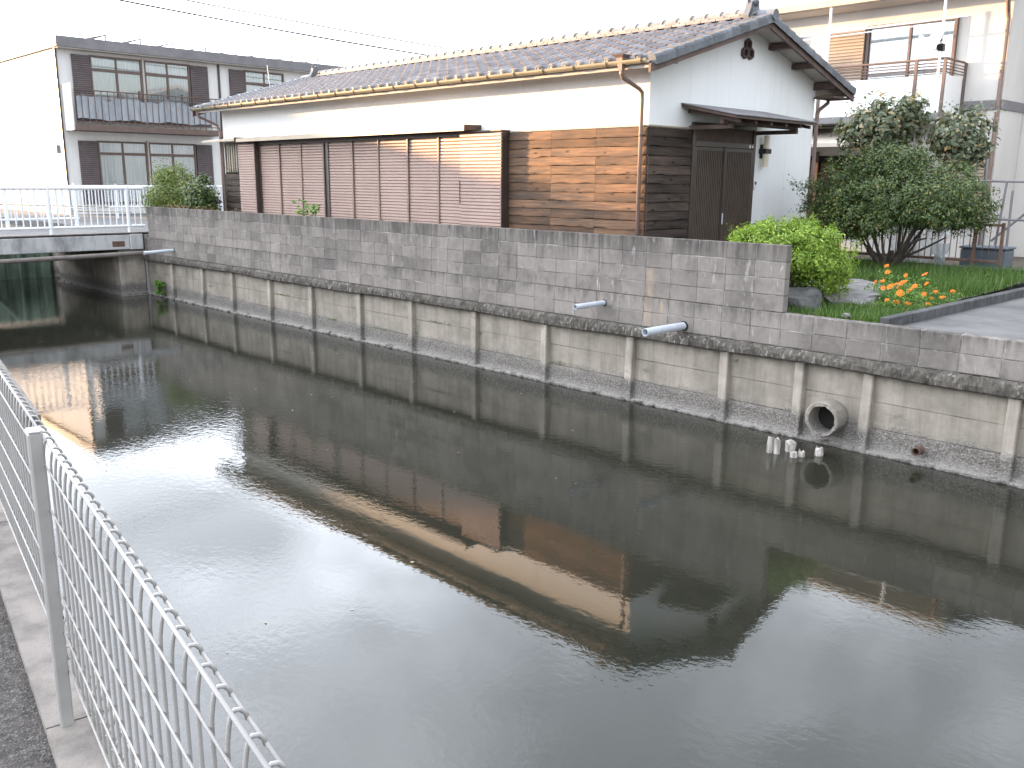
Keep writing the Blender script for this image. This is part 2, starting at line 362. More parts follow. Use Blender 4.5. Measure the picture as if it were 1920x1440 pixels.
PALEB = simple('pale_bark', (.33, .31, .28), (.17, .15, .13), 14, (1, 1, .4), .9, .01, 40)
STONE = simple('garden_stone', (.26, .25, .24), (.12, .115, .11), 4, rough=.9, bump=.03, bscale=9)
WOODST = simple('bleached_stump', (.50, .46, .42), (.20, .17, .15), 22, (1, 1, .2), .9, .01, 50)
BEIGE = simple('beige_awning', (.52, .47, .40), (.44, .39, .33), 2, rough=.6)
BLUE = simple('blue_grey_plastic', (.075, .10, .125), (.05, .068, .085), 3, rough=.4)
REDROOF = simple('red_roof', (.36, .13, .11), (.28, .10, .085), 2, rough=.6)
ORANGE = simple('orange_petal', (.85, .24, .015), (.75, .18, .01), 20, rough=.6)
L_SHRUB = m_leaf('shrub_leaf', [(0, (.09, .155, .02)), (.5, (.19, .30, .035)), (1, (.34, .44, .07))], .3)
L_DARK = m_leaf('dark_leaf', [(0, (.032, .058, .020)), (.5, (.066, .108, .032)), (.86, (.125, .17, .052)), (1, (.27, .23, .065))], .18, .36)
L_PERS = m_leaf('broad_leaf', [(0, (.065, .085, .050)), (.5, (.115, .14, .082)), (.85, (.19, .21, .13)), (1, (.36, .24, .11))], .22, .42)
L_OLIVE = m_leaf('olive_leaf', [(0, (.06, .10, .025)), (.5, (.14, .19, .045)), (1, (.27, .29, .10))], .25)
L_GRASS = m_leaf('grass_blade', [(0, (.028, .075, .012)), (.6, (.065, .14, .022)), (1, (.16, .20, .06))], .3)
L_WEED = m_leaf('weed_leaf', [(0, (.06, .14, .02)), (.6, (.11, .23, .035)), (1, (.20, .30, .06))], .3)

# ------------------------------------------------------------------ setting: ground, water, road
FU = Vector((-.986, .165, 0)).normalized(); FN = Vector((-FU.y, FU.x, 0)) * -1   # fence line direction and its water side
if FN.y < 0: FN = -FN
P0 = Vector((-2.735, .775, 1.3))                                                # foot of the near fence post
def fl(t, n, z=0.0): p = P0+FU*t+FN*n; return (p.x, p.y, z)                     # t towards the bridge, n towards the water
YW = 9.65                                                                        # far canal wall
g = MB()
def poly(pts, z): g.add([(x, y, z) for x, y in pts], [tuple(range(len(pts)))])
a = fl(-80, .0); b = fl(27.0, .0)
poly([(-900, 9.75), (900, 9.75), (900, 900), (-900, 900)], 1.36)
poly([(-900, -900), (900, -900), (900, a[1]-.02), (a[0], a[1]-.02), (b[0], b[1]-.02), (-29.5, b[1]-.02), (-900, b[1]-.02)], 1.24)
poly([(-900, b[1]-.02), (-29.5, b[1]-.02), (-29.5, 9.75), (-900, 9.75)], 1.36)
poly([(70, a[1]-.02), (900, a[1]-.02), (900, 9.75), (70, 9.75)], 1.36)
structure(g.obj('ground', EARTH))
wv = MB(); wv.add([(-29.6, -16, 0), (75, -16, 0), (75, 9.9, 0), (-29.6, 9.9, 0)], [(0, 1, 2, 3)])
structure(wv.obj('canal_water', WATER))
r = MB(); q = [fl(-60, -.067, 1.272), fl(26, -.067, 1.272), fl(26, -6, 1.272), fl(-60, -6, 1.272)]; r.add(q, [(0, 1, 2, 3)])
structure(r.obj('asphalt_road', ASPH))
# street across the bridge and along the apartment
r = MB(); r.add([(-27.6, -30, 1.575), (-23.5, -30, 1.575), (-23.5, 60, 1.575), (-27.6, 60, 1.575)], [(0, 1, 2, 3)]); structure(r.obj('bridge_street', SLAB))
r = MB(); r.box(-60, -27.62, 9.76, 60, 1.3, 1.56); structure(r.obj('street_pavement', SLAB))
# concrete kerb under the near fence, down to the canal bed
k = MB()
def fbox(mb, t0, t1, n0, n1, z0, z1):
    mb.add([fl(t0, n0, z0), fl(t1, n0, z0), fl(t1, n1, z0), fl(t0, n1, z0), fl(t0, n0, z1), fl(t1, n0, z1), fl(t1, n1, z1), fl(t0, n1, z1)],
           [(3,2,1,0),(4,5,6,7),(0,1,5,4),(1,2,6,5),(2,3,7,6),(3,0,4,7)])
kerb = thing('canal_kerb', 'pale concrete kerb under the mesh fence along the asphalt road', 'kerb', fl(0, 0, 0))
def kpart(name, *a):
    m = MB(); fbox(m, *a); o = m.obj(name, CONC, kerb); o.location = -Vector(kerb.location); return o
t = -10.0
while t < 3.0:
    kpart('kerb_length', t+.004, t+1.996, -.067, .10, -.6, 1.3); t += 2.0
kpart('kerb_length', 4.0+.004, 25.0, -.067, .10, -.6, 1.3)
kpart('ledge', 4.2, 25.0, .102, .50, -.6, 1.292)
# house yard, garden, driveway
y = MB(); y.box(-23.2, -8.0, 9.82, 16.6, 1.3, 1.50); structure(y.obj('house_yard', EARTH))
gd = MB(); nx, ny = 18, 30
gv = []
def gz(x, yy): return 1.425+.155*max(0, min(1, (yy-9.8)/5.6))**1.1+.05*math.exp(-((x+5.3)**2+(yy-12.3)**2)/1.2)
for j in range(ny+1):
    for i in range(nx+1):
        x = -7.98+(3.80)*i/nx; yy = 9.82+5.72*j/ny; gv.append((x, yy, gz(x, yy)+random.uniform(-.01, .01)))
gd.add(gv, [(j*(nx+1)+i, j*(nx+1)+i+1, (j+1)*(nx+1)+i+1, (j+1)*(nx+1)+i) for j in range(ny) for i in range(nx)])
structure(gd.obj('garden_soil', EARTH, smooth=True))
d = MB(); d.box(-4.06, 12.0, 9.84, 15.5, 1.2, 1.40); structure(d.obj('driveway', SLAB))

# ------------------------------------------------------------------ far retaining wall of the canal
rw = thing('retaining_wall', 'grey concrete retaining wall with upright posts rising from the canal', 'retaining wall')
PX = [-23.3, -21.8, -20.2, -18.75, -17.1, -15.5, -13.85, -12.3, -10.66, -9.1, -7.5, -6.0, -4.98, -4.17, -2.68, -1.2, .4, 2.0]
pm = MB(); pm.cbox(-.06, .06, -.06, .10, -.6, .93, .012); pmesh = pm.mesh('post', POST)
for x in PX[1:]: link('post', pmesh, rw, (x, YW, 0), (R(-1.0)+random.uniform(-.008, .008), random.uniform(-.014, .014), random.uniform(-.06, .06)))
zs = [(-.6, .285, PEBBLE), (.291, .585, PANEL), (.591, .93, PANEL)]
def rough_panel(x0, x1, z0, z1, y, amp, mat):
    mb = MB(); n = 14; m = 5
    for j in range(m+1):
        for i in range(n+1):
            e = 0 if (i in (0, n) or j in (0, m)) else 1
            mb.v.append((x0+(x1-x0)*i/n, y-random.uniform(0, amp)*e, z0+(z1-z0)*j/m+random.uniform(-.004, .004)*(j == m)))
    mb.f += [(j*(n+1)+i, j*(n+1)+i+1, (j+1)*(n+1)+i+1, (j+1)*(n+1)+i) for j in range(m) for i in range(n)]
    o = len(mb.v); mb.v += [(x0, y+.06, z0), (x1, y+.06, z0), (x1, y+.06, z1), (x0, y+.06, z1)]
    tl = m*(n+1)
    mb.f += [tuple(range(tl, tl+n+1))+(o+2, o+3), (o, o+1, o+2, o+3)]
    return mb.obj('panel', mat, rw, smooth=False)
for i in range(len(PX)-1):
    for z0, z1, mt in zs:
        off = random.uniform(-.004, .006)-(0.012 if mt is PEBBLE else 0)
        rough_panel(PX[i]+.03, PX[i+1]-.03, z0, z1, YW+.035+off, .014 if mt is PEBBLE else .002, mt)
ft = MB()
n = 160
for i in range(n+1):
    x = -23.3+25.3*i/n
    for yy, zz in ((YW+.06, -.4), (YW-.055+random.uniform(-.012, .012), -.4), (YW-.05+random.uniform(-.012, .012), .025+random.uniform(-.01, .012)), (YW+.03, .045+random.uniform(-.01, .012))): ft.v.append((x, yy, zz))
ft.f += [(i*4+j, (i+1)*4+j, (i+1)*4+j+1, i*4+j+1) for i in range(n) for j in range(3)]
ft.obj('footing', PEBBLE, rw)
bk = MB(); bk.box(-23.35, 2.1, YW+.10, YW+.16, -.6, .95); bk.obj('backing', CONCG, rw)
cp = MB(); n = 620; prof = [(.12, .905), (-.055, .895), (-.085, .915), (-.088, .97), (-.075, 1.02), (-.045, 1.055), (.03, 1.062), (.12, 1.06)]
for i in range(n+1):
    x = -23.35+25.4*i/n; sag = .012*math.sin(x*.9)+.008*math.sin(x*2.3)
    for j, (dy, z) in enumerate(prof):
        a = 1 if 0 < j < 6 else .2
        cp.v.append((x, YW+dy+random.uniform(-.007, .007)*a, z+(sag if j < 4 else 0)+random.uniform(-.006, .006)*a))
m = len(prof); cp.f += [(i*m+j, (i+1)*m+j, (i+1)*m+j+1, i*m+j+1) for i in range(n) for j in range(m-1)]
cp.obj('coping', COPING, rw, smooth=False)
# patches of moss in the panel joints
ms = MB()
for x0, z0, wd in ((-16.9, .60, .5), (-15.0, .29, .3), (-11.9, .60, .6), (-13.5, .30, .5), (-8.9, .33, .35), (-9.0, .31, .2), (-7.3, .45, .1), (-20, .5, .15), (-12.25, .35, .08), (-5.9, .78, .05), (-10.6, .55, .06)):
    for q in range(int(90*wd)+12):
        x = x0+random.uniform(0, wd); z = z0+random.gauss(0, .012); s = random.uniform(.006, .018); yy = YW+.028
        ms.add([(x, yy, z), (x+s, yy-random.uniform(0, .03), z+random.uniform(-s, s)), (x+random.uniform(-s, s), yy-.012, z+s)], [(0, 1, 2)])
stuff(ms.obj('moss', L_WEED, rw))

# ------------------------------------------------------------------ block walls
def block_mesh(nm, w_, h_, d_, mat):
    mb = MB(); mb.cbox(-w_/2, w_/2, 0, d_, 0, h_, .005); return mb.mesh(nm, mat)
BW, BH = .405, .196
lw = thing('lower_block_wall', 'low two-course concrete block wall standing on the mossy canal coping', 'block wall')
b1 = block_mesh('block', BW-.007, BH-.007, .14, BLOCK); z0 = 1.064
m = MB(); m.box(-23.25, 2.0, YW-.019, YW+.12, z0, z0+2*BH-.004); m.obj('mortar', MORTAR, lw)
i0 = 0; x = -5.27+.0
xs_low = [-5.27+BW*(k+.5) for k in range(-44, 18)]
for c in range(2):
    for xx in xs_low:
        if xx > 1.9 or xx < -23.1: continue
        link('block', b1, lw, (xx+random.uniform(-.0015, .0015), YW-.024+random.uniform(-.0022, .0022), z0+c*BH+.0035), (0, 0, random.uniform(-.004, .004)))
rebase(lw, (-10, YW, 1.06))
uw = thing('upper_block_wall', 'grey concrete block wall between the canal and the small house', 'block wall')
b2 = block_mesh('block', BW-.007, BH-.007, .11, BLOCK); b3 = block_mesh('block', BW-.004, BH-.002, .112, BLOCKTOP); z1 = z0+2*BH+.002
m = MB(); m.box(-22.95, -5.275, YW+.009, YW+.105, z1, z1+3.95*BH); m.obj('mortar', MORTAR, uw)
for c in range(4):
    for xx in [-5.27-BW*(k+.5) for k in range(44)]:
        if xx < -23.0: continue
        link('block', b3 if c == 3 else b2, uw, (xx+random.uniform(-.0015, .0015), YW+.004+random.uniform(-.0022, .0022), z1+c*BH+.0035), (0, 0, random.uniform(-.004, .004)))
rebase(uw, (-14, YW, z1))

# ------------------------------------------------------------------ pipes in the wall, stumps in the water
def wall_pipe(label, p0, p1, r):
    t = thing('drain_pipe', label, 'drain pipe', p0)
    m = MB(); m.pipe((0, 0, 0), Vector(p1)-Vector(p0), r, r*.88); m.obj('barrel', PVC, t, smooth=False)
    for p in t.children if False else []: pass
    m = MB(); m.tube([(0, -.012, 0), (0, .03, 0)], r*1.28, 18); m.obj('collar', DARK, t)
wall_pipe('thinner grey plastic drain pipe sticking out of the block wall', (-7.97, YW-.02, 1.31), (-7.99, 9.04, 1.30), .036)
wall_pipe('thicker grey plastic drain pipe sticking out above the coping', (-6.63, YW-.03, 1.145), (-6.67, 8.86, 1.14), .05)
wall_pipe('pale drain pipe in the wall next to the bridge', (-21.62, YW-.02, 1.23), (-21.64, 8.9, 1.195), .042)
dp = thing('concrete_outlet', 'large round concrete outlet pipe between two wall posts', 'outlet pipe', (-4.58, YW, .33))
m = MB(); n = 28
rings = [(.02, .205), (-.20, .205), (-.215, .195), (-.21, .158), (.0, .150), (.35, .150)]
for dy, rr in rings:
    for q in range(n):
        an = 2*math.pi*q/n; j = random.uniform(-.006, .006) if dy < -.1 else 0
        m.v.append(((rr+j)*math.cos(an), dy+j, (rr+j)*math.sin(an)))
m.f += [(i*n+q, i*n+(q+1) % n, (i+1)*n+(q+1) % n, (i+1)*n+q) for i in range(len(rings)-1) for q in range(n)]
m.obj('barrel', PEBBLE, dp)
m = MB(); m.tube([(0, .012, 0), (0, .02, 0)], .1495, 24); m.obj('inside_shade', DARK, dp)  # black disc in front of the panel, paints the pipe's inner shade
rp = thing('rusty_outlet', 'small rusty outlet pipe low in the washed concrete by the water', 'outlet pipe', (-3.55, YW, .155))
m = MB(); m.pipe((0, .05, 0), (0, -.09, 0), .047, .036); m.obj('barrel', RUST, rp)
m = MB(); m.tube([(0, -.03, 0), (0, -.025, 0)], .0355, 16); m.obj('inside_shade', DARK, rp)  # black disc painted as the shade inside the small pipe
def stump(label, x, yy, h, r, n=9):
    m = MB(); L = 6
    for j in range(L):
        z = -.3+(h+.3)*j/(L-1)
        for q in range(n):
            an = 2*math.pi*q/n; rr = r*(1+random.uniform(-.22, .22))*(1-.12*j/L)
            m.v.append((rr*math.cos(an), rr*math.sin(an), z+(random.uniform(-.035, .01) if j == L-1 else 0)))
    m.f += [(j*n+q, j*n+(q+1) % n, (j+1)*n+(q+1) % n, (j+1)*n+q) for j in range(L-1) for q in range(n)]; m.f.append(tuple((L-1)*n+q for q in range(n)))
    o = m.obj('wooden_stump', WOODST); o.location = (x, yy, 0); tag(o, label, 'stump', 'rotten stumps in the canal')
stump('tallest bleached stump in the water, leftmost of the cluster', -4.87, 8.86, .19, .040)
stump('split stump leaning against the tallest one in the water', -4.79, 8.87, .185, .034)
stump('rounded pale stump in the middle of the cluster near the outlet', -4.74, 9.08, .115, .068)
stump('lowest dark stump just breaking the water surface', -4.60, 8.90, .06, .045)
stump('small knobbly stump beside the rounded pale one', -4.55, 8.98, .075, .042)
stump('pale stump standing alone at the right of the cluster', -4.44, 9.16, .095, .048)
# weed growing from the wall foot by the bridge

# ------------------------------------------------------------------ the small tiled house
HX0, HX1, HY0, HY1, HYM = -21.4, -8.37, 11.0, 15.92, 13.46
GZ = 1.5
SL = .30; SA = math.atan(SL)
def zd(yy): return 4.585+SL*((yy-10.45) if yy <= HYM else (2*HYM-yy-10.45))    # top of the roof deck
house = thing('tiled_house', 'white and timber single-storey house with tiled gable roof behind the block wall', 'house', ((HX0+HX1)/2, HYM, GZ))
HO = Vector(house.location)
def hp(mb, name, mat, parent=None, smooth=False):
    o = mb.obj(name, mat, parent or house, smooth)
    if parent is None: o.location = -HO
    return o
def part(name, mat, *boxes, parent=None, c=.004):
    m = MB()
    for b in boxes: m.cbox(*b, c)
    return hp(m, name, mat, parent)
# walls
part('front_plaster', PLASTER, (HX0, HX1-.002, HY0, HY0+.12, 3.70, zd(HY0)-.03))
m = MB(); m.extr([(HY0+.001, 1.55), (HY1, 1.55), (HY1, zd(HY1)-.03), (HYM, zd(HYM)-.03), (HY0+.001, zd(HY0)-.03)], 'x', HX1-.12, HX1); hp(m, 'gable_plaster', PLASTER)
m = MB(); m.extr([(HY0+.001, 1.55), (HY1, 1.55), (HY1, zd(HY1)-.03), (HYM, zd(HYM)-.03), (HY0+.001, zd(HY0)-.03)], 'x', HX0, HX0+.12); hp(m, 'gable_plaster', PLASTER)
part('rear_plaster', PLASTER, (HX0+.121, HX1-.121, HY1-.12, HY1, 1.55, zd(HY1)-.03))
part('inner_wall', DARK, (HX0+.13, HX1-.13, HY0+.05, HY0+.1, 1.55, 3.74))
part('footing', CONCG, (HX0+.03, HX1-.03, HY0+.03, HY1-.03, 1.3, 1.56))
for yy in (12.0, 13.1, 14.05, 15.0): part('plaster_seam', SEAM, (HX1-.001, HX1+.0012, yy-.0018, yy+.0018, 3.95 if yy < 14 else 1.7, zd(yy)-.06), c=.0005)
for xx in (-19.5, -17.7, -15.9, -14.1, -12.3, -10.5): part('plaster_seam', SEAM, (xx-.0018, xx+.0018, HY0-.0012, HY0+.001, 3.9, 4.72), c=.0005)
# lap siding, every board piece its own
def board(length, seed):
    rr = random.Random(seed); n = 12; m = MB(); h = .1295; lo = [rr.gauss(0, .0058) for _ in range(n+1)]
    lo = [(lo[max(0, i-1)]+lo[i]*2+lo[min(n, i+1)])/3 for i in range(n+1)]; ph = rr.uniform(0, 6)
    for i in range(n+1):
        x = -length/2+length*i/n; e = lo[i]+.0022*math.sin(ph+x*5)
        for yy, z in ((-.034, e), (-.036, e+.02), (-.022, h), (0, h), (0, e)): m.v.append((x, yy, z))
    m.f += [(i*5+j, (i+1)*5+j, (i+1)*5+(j+1) % 5, i*5+(j+1) % 5) for i in range(n) for j in range(5)]
    m.f += [tuple(reversed(range(5))), tuple(n*5+j for j in range(5))]
    return m
nb = 16
for k in range(nb):
    zb = 3.745-.1365*(k+1)
    cuts = [-11.26, -10.285+random.choice((0, 0, .0)), -9.34, HX1+.005]
    if k % 5 == 3: cuts.pop(1)
    if k % 6 == 2: cuts.pop(-2)
    for a, b in zip(cuts, cuts[1:]):
        o = board(b-a-.004, k*17+int(a*100)).obj('siding_board', SIDING, house); o.location = Vector(((a+b)/2, HY0-.002, zb+random.uniform(-.002, .002)))-HO
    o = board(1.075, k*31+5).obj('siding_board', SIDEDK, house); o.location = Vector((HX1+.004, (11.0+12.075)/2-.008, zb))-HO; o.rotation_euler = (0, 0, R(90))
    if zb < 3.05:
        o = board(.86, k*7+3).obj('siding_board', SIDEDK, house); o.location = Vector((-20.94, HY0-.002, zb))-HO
part('siding_gap_shade', DARK, (-11.255, HX1-.003, HY0-.0015, HY0+.04, 1.56, 3.74)); part('siding_gap_shade', DARK, (HX1-.002, HX1+.0035, HY0+.002, 12.08, 1.56, 3.74), c=.001); part('siding_gap_shade', DARK, (-21.38, -20.45, HY0-.0015, HY0+.04, 1.56, 3.12))  # near-black sheets behind the boards, paint shade lines into the gaps
part('siding_cap', HOOD, (-11.24, HX1+.04, HY0-.042, HY0-.001, 3.748, 3.772), (HX1+.001, HX1+.04, HY0-.001, 12.08, 3.748, 3.772), c=.002)
# storm shutters
def shutter(x0, x1, z0, z1, yf, name, mat=SHUT, pitch=.058, dep=.024):
    m = MB(); k = int((z1-z0)/pitch); z = z0
    pr = []
    for i in range(k):
        a = z0+(z1-z0)*i/k; b = z0+(z1-z0)*(i+1)/k; h = b-a
        pr += [(dep, a), (.0, a+.10*h), (.0, a+.62*h), (dep*.95, a+.97*h)]
    pr += [(dep, z1)]
    for yy, zz in pr: m.v += [(x0, yf+yy, zz), (x1, yf+yy, zz)]
    m.f += [(2*i, 2*i+1, 2*i+3, 2*i+2) for i in range(len(pr)-1)]
    m.add([(x0, yf+dep+.004, z0), (x1, yf+dep+.004, z0), (x1, yf+dep+.004, z1), (x0, yf+dep+.004, z1)], [(0, 1, 2, 3)])
    return hp(m, name, mat)
sx = [-19.52, -18.65, -17.74, -16.84]; sx2 = [-16.68, -15.79, -14.9, -13.97, -13.06, -12.36]
for L_ in (sx, sx2):
    for i, (a, b) in enumerate(zip(L_, L_[1:])): shutter(a+.022, b-.022, 1.78, 3.70, 10.925+.012*(i % 2), 'shutter_panel')
for x in sx+sx2: part('shutter_stile', FRAMEB if x in (-16.84, -16.68, -19.52) else PIPEB, (x-.021, x+.021, 10.905, 10.985, 1.76, 3.71), c=.003)
part('mullion', FRAMEB, (-16.835+.022, -16.685-.022, 10.93, 11.02, 1.7, 3.74)); part('frame_head', FRAMEB, (-19.6, -12.3, 10.90, 11.05, 3.712, 3.78)); part('frame_sill', FRAMEB, (-19.6, -12.3, 10.86, 11.05, 1.68, 1.755))
for a, b in ((-20.32, -19.545), (-12.335, -11.262)):
    part('shutter_box_side', FRAMEB, (a, a+.012, 10.805, HY0-.001, 1.72, 3.76)); part('shutter_box_side', FRAMEB, (b-.012, b, 10.805, HY0-.001, 1.72, 3.76))
    shutter(a+.012, b-.012, 1.72, 3.75, 10.79, 'shutter_box')
    part('shutter_box_cap', FRAMEB, (a-.005, b+.005, 10.775, HY0-.001, 3.762, 3.785))
part('shutter_box_handle', FRAMEB, (-12.33, -12.315, 10.775, 10.79, 2.55, 2.95))
m = MB(); m.extr([(HY0-.001, 3.905), (10.60, 3.86), (10.60, 3.785), (10.62, 3.785), (10.63, 3.835), (HY0-.001, 3.87)], 'x', -20.02, -12.0); hp(m, 'shutter_hood', HOOD)
part('hood_fascia', BROWN, (-20.0, -12.02, 10.635, 10.66, 3.795, 3.835)); part('hood_soffit', BROWN, (-20.0, -12.02, 10.662, HY0-.002, 3.79, 3.815))
part('hood_end', BROWN, (-12.0, -11.985, 10.60, HY0-.001, 3.795, 3.89))
m = MB(); m.extr([(HY0-.001, 3.90), (10.60, 3.85), (10.60, 3.81), (HY0-.001, 3.86)], 'x', -21.75, -20.12); hp(m, 'window_hood', HOOD)
part('hood_end', BROWN, (-20.118, -20.1, 10.6, HY0-.001, 3.80, 3.895))
# small barred window at the left end
wi = part('window', FRAMEB, (-21.28, -20.40, 10.96, 11.0-.001, 3.13, 3.17), (-21.28, -20.40, 10.96, 11.0-.001, 3.75, 3.80), (-21.28, -21.23, 10.96, 11.0-.001, 3.17, 3.75), (-20.45, -20.40, 10.96, 11.0-.001, 3.17, 3.75))
m = MB(); m.box(-21.23, -20.45, 10.985, 10.995, 3.17, 3.75); hp(m, 'pane', GREYM, wi)
for i in range(7):
    m = MB(); x = -21.17+i*.112; m.cbox(x-.016, x+.016, 10.90, 10.925, 3.10, 3.80, .003); hp(m, 'bar', HOOD if i % 2 else GUTTER, wi)
for z_ in (3.20, 3.68): m = MB(); m.cbox(-21.25, -20.42, 10.926, 10.94, z_, z_+.03, .002); hp(m, 'bar_rail', GUTTER, wi)

# ---- roof
roof = MB()
for a, b in ((10.47, HYM), (HYM, 2*HYM-10.47)):
    roof.extr([(a, zd(a)-.035), (b, zd(b)-.035), (b, zd(b)), (a, zd(a))], 'x', -21.78, -7.94)
roof = hp(roof, 'roof', SOFFIT)
RO = -HO
def rp(mb, name, mat, smooth=False): return mb.obj(name, mat, roof, smooth)      # roof already carries the offset
TP = .272; NR = 13; horiz = (HYM-10.44)/NR; ln = horiz/math.cos(SA)
def tile_mb():
    m = MB(); n = 12; U = ln+.045
    def h(x):
        return .050*math.exp(-(abs(x)/.048)**3)-.006*math.cos(x/TP*2*math.pi)
    xs = [-.136, -.105, -.075, -.055, -.038, -.018, 0, .018, .038, .055, .075, .105, .136]
    for u, lift in ((U, .002), (0.0, .026)):
        for x in xs: m.v.append((x, u, h(x)+lift))
    for x in xs: m.v.append((x, .004, h(x)+.002))
    k = len(xs)
    m.f += [(i+k, i+1+k, i+1, i) for i in range(k-1)]+[(i+2*k, i+1+2*k, i+1+k, i+k) for i in range(k-1)]
    return m
tm = tile_mb().mesh('tile', TILE)
for p in tm.polygons[:12]: p.use_smooth = True
cols = [-8.15-TP*i for i in range(50)]
base = tile_mb(); field = MB()
def tile_at(x, r_, back):
    yy = 10.44+horiz*r_; z = zd(yy)+.012
    return (x, yy, z) if not back else (x, 2*HYM-yy, z)
for i, x in enumerate(cols):
    for r_ in range(NR):
        jit = random.uniform(-.004, .004)
        if i < 23: link('tile', tm, roof, (x+jit, *tile_at(x, r_, False)[1:]), (SA+random.uniform(-.006, .006), 0, random.uniform(-.008, .008)))
        else:
            X, Y, Z = tile_at(x, r_, False); ca, sa = math.cos(SA), math.sin(SA)
            field.add([(X+jit+v[0], Y+v[1]*ca-v[2]*sa, Z+v[1]*sa+v[2]*ca) for v in base.v], base.f)
        X, Y, Z = tile_at(x, r_, True); ca, sa = math.cos(SA), math.sin(SA)
        field.add([(X+v[0], Y-(v[1]*ca-v[2]*sa), Z+v[1]*sa+v[2]*ca) for v in base.v], base.f)
stuff(rp(field, 'tile_field', TILE))
# round eave caps
m = MB(); n = 16; rg = [(.05, .050), (-.028, .050), (-.030, .043), (-.024, .038), (-.022, .0301), (-.029, .024), (-.029, .001)]
for dy, rr in rg:
    for q in range(n): m.v.append((rr*math.cos(2*math.pi*q/n), dy, rr*math.sin(2*math.pi*q/n)))
m.f += [(i*n+q, i*n+(q+1) % n, (i+1)*n+(q+1) % n, (i+1)*n+q) for i in range(len(rg)-1) for q in range(n)]
cm = m.mesh('eave_cap', TILER)
for x in cols[:49]: link('eave_cap', cm, roof, (x, 10.425, zd(10.44)+.045), (SA, random.uniform(0, 1), 0))
# verge tiles: dark, bent over the bargeboards
def verge_mesh(mat):
    m = MB(); U = ln+.05; pr = [(-.15, .012), (-.07, .034), (-.02, .045), (.03, .045), (.06, .030), (.072, .0), (.072, -.085), (.060, -.085)]
    for u, lf in ((0, .03), (U, .004)):
        for x, z in pr: m.v.append((x, u, z+lf if z > -.05 else z+lf*.4))
    k = len(pr); m.f += [(i, i+1, i+1+k, i+k) for i in range(k-1)]
    m.f.append(tuple(range(k))); return m.mesh('verge_tile', mat)
vm = verge_mesh(TILEDK)
for r_ in range(NR):
    X, Y, Z = tile_at(-7.94, r_, False); link('verge_tile', vm, roof, (X+random.uniform(-.004, .004), Y, Z-.002), (SA, 0, 0))
    X, Y, Z = tile_at(-7.94, r_, True); o = link('verge_tile', vm, roof, (X, Y, Z-.002), (-SA, 0, 0)); o.scale = (1, -1, 1)
    X, Y, Z = tile_at(-21.72, r_, False); o = link('verge_tile', vm, roof, (X, Y, Z-.002), (SA, 0, 0)); o.scale = (-1, 1, 1)
# ridge: two flat courses and round caps
zr = zd(HYM)+.03
m = MB(); m.cbox(-.142, .142, -.15, .15, 0, .035, .006); rc1 = m.mesh('ridge_course', TILER)
m = MB(); m.cbox(-.142, .142, -.115, .115, 0, .035, .006); rc2 = m.mesh('ridge_course', TILER)
m = MB(); n = 9
for x, s in ((-.150, 1.16), (-.105, 1.18), (-.100, .95), (.150, 1.0)):
    for q in range(n):
        t_ = math.pi*q/(n-1); m.v.append((x, .085*s*math.cos(t_), .075*s*math.sin(t_)))
m.f += [(i*n+q, i*n+q+1, (i+1)*n+q+1, (i+1)*n+q) for i in range(3) for q in range(n-1)]+[tuple(range(n)), tuple(3*n+q for q in range(n))]
rc3 = m.mesh('ridge_tile', TILER)
k = 0; x = -8.42
while x > -20.85:
    link('ridge_course', rc1, roof, (x, HYM, zr)); link('ridge_course', rc2, roof, (x+.14, HYM, zr+.037))
    link('ridge_tile', rc3, roof, (x+random.uniform(-.005, .005), HYM, zr+.072), (0, random.uniform(-.01, .01), 0)); x -= .29
# end ornaments
def ornament(x, s):
    m = MB(); m.extr([(-.17, -.12), (.17, -.12), (.19, 0), (.13, .10), (.10, .20), (0, .25), (-.10, .20), (-.13, .10), (-.19, 0)], 'x', -.05, .05)
    for dy, dz, rr in ((0, .06, .085), (-.09, -.02, .05), (.09, -.02, .05), (0, .20, .06)):
        m.tube([(.05, dy, dz), (.085, dy, dz), (.105, dy, dz)], [rr, rr*.8, rr*.3], 10)
    for dy in (-.07, .07): m.tube([(-.02, dy, .17), (-.02, dy*1.5, .25), (-.02, dy*.7, .29)], [.035, .03, .012], 8)
    o = m.obj('ridge_ornament', TILEDK, roof); o.location = (x, HYM, zr+.03); o.scale = (s, 1, 1); return o
ornament(-8.27, 1); ornament(-20.98, -1)
m = MB(); m.tube([(-8.2, HYM, zr+.03), (-7.84, HYM, zr+.01)], .085, 14); rp(m, 'ridge_end_tile', TILEDK)
m = MB(); m.tube([(-21.62, HYM, zr+.0), (-21.0, HYM, zr+.02)], .085, 12); rp(m, 'ridge_end_tile', TILER)
# bargeboards, soffit, purlin ends
for xa, xb, nm in ((-7.955, -7.915, 'bargeboard'), (-21.74, -21.70, 'bargeboard')):
    for sgn in (0, 1):
        Y = lambda v: v if sgn == 0 else 2*HYM-v
        e = .002*sgn
        m = MB(); m.extr([(Y(10.40), zd(10.40)-.155), (Y(HYM-e), zd(HYM)-.155), (Y(HYM-e), zd(HYM)-.038), (Y(10.40), zd(10.40)-.038)], 'x', xa, xb); hp(m, nm, BARGE)
for yy, big in ((11.02, 1), (11.86, 0), (12.66, 0), (14.26, 0), (15.06, 0), (15.90, 1)):
    h = .115 if big else .085; w_ = .075
    part('purlin_end', BROWN, (HX1+.001, -7.965, yy-w_, yy+w_, zd(yy)-.045-h, zd(yy)-.045))
part('ridge_purlin', BROWN, (HX1+.001, -7.965, HYM-.06, HYM+.06, zd(HYM)-.15, zd(HYM)-.06))
for y0 in (15.82,):
    part('eave_block', BROWN, (HX1+.03, -7.965, y0, y0+.5 if y0 < 12 else y0+.62, zd(10.5)-.16, zd(10.5)-.125))
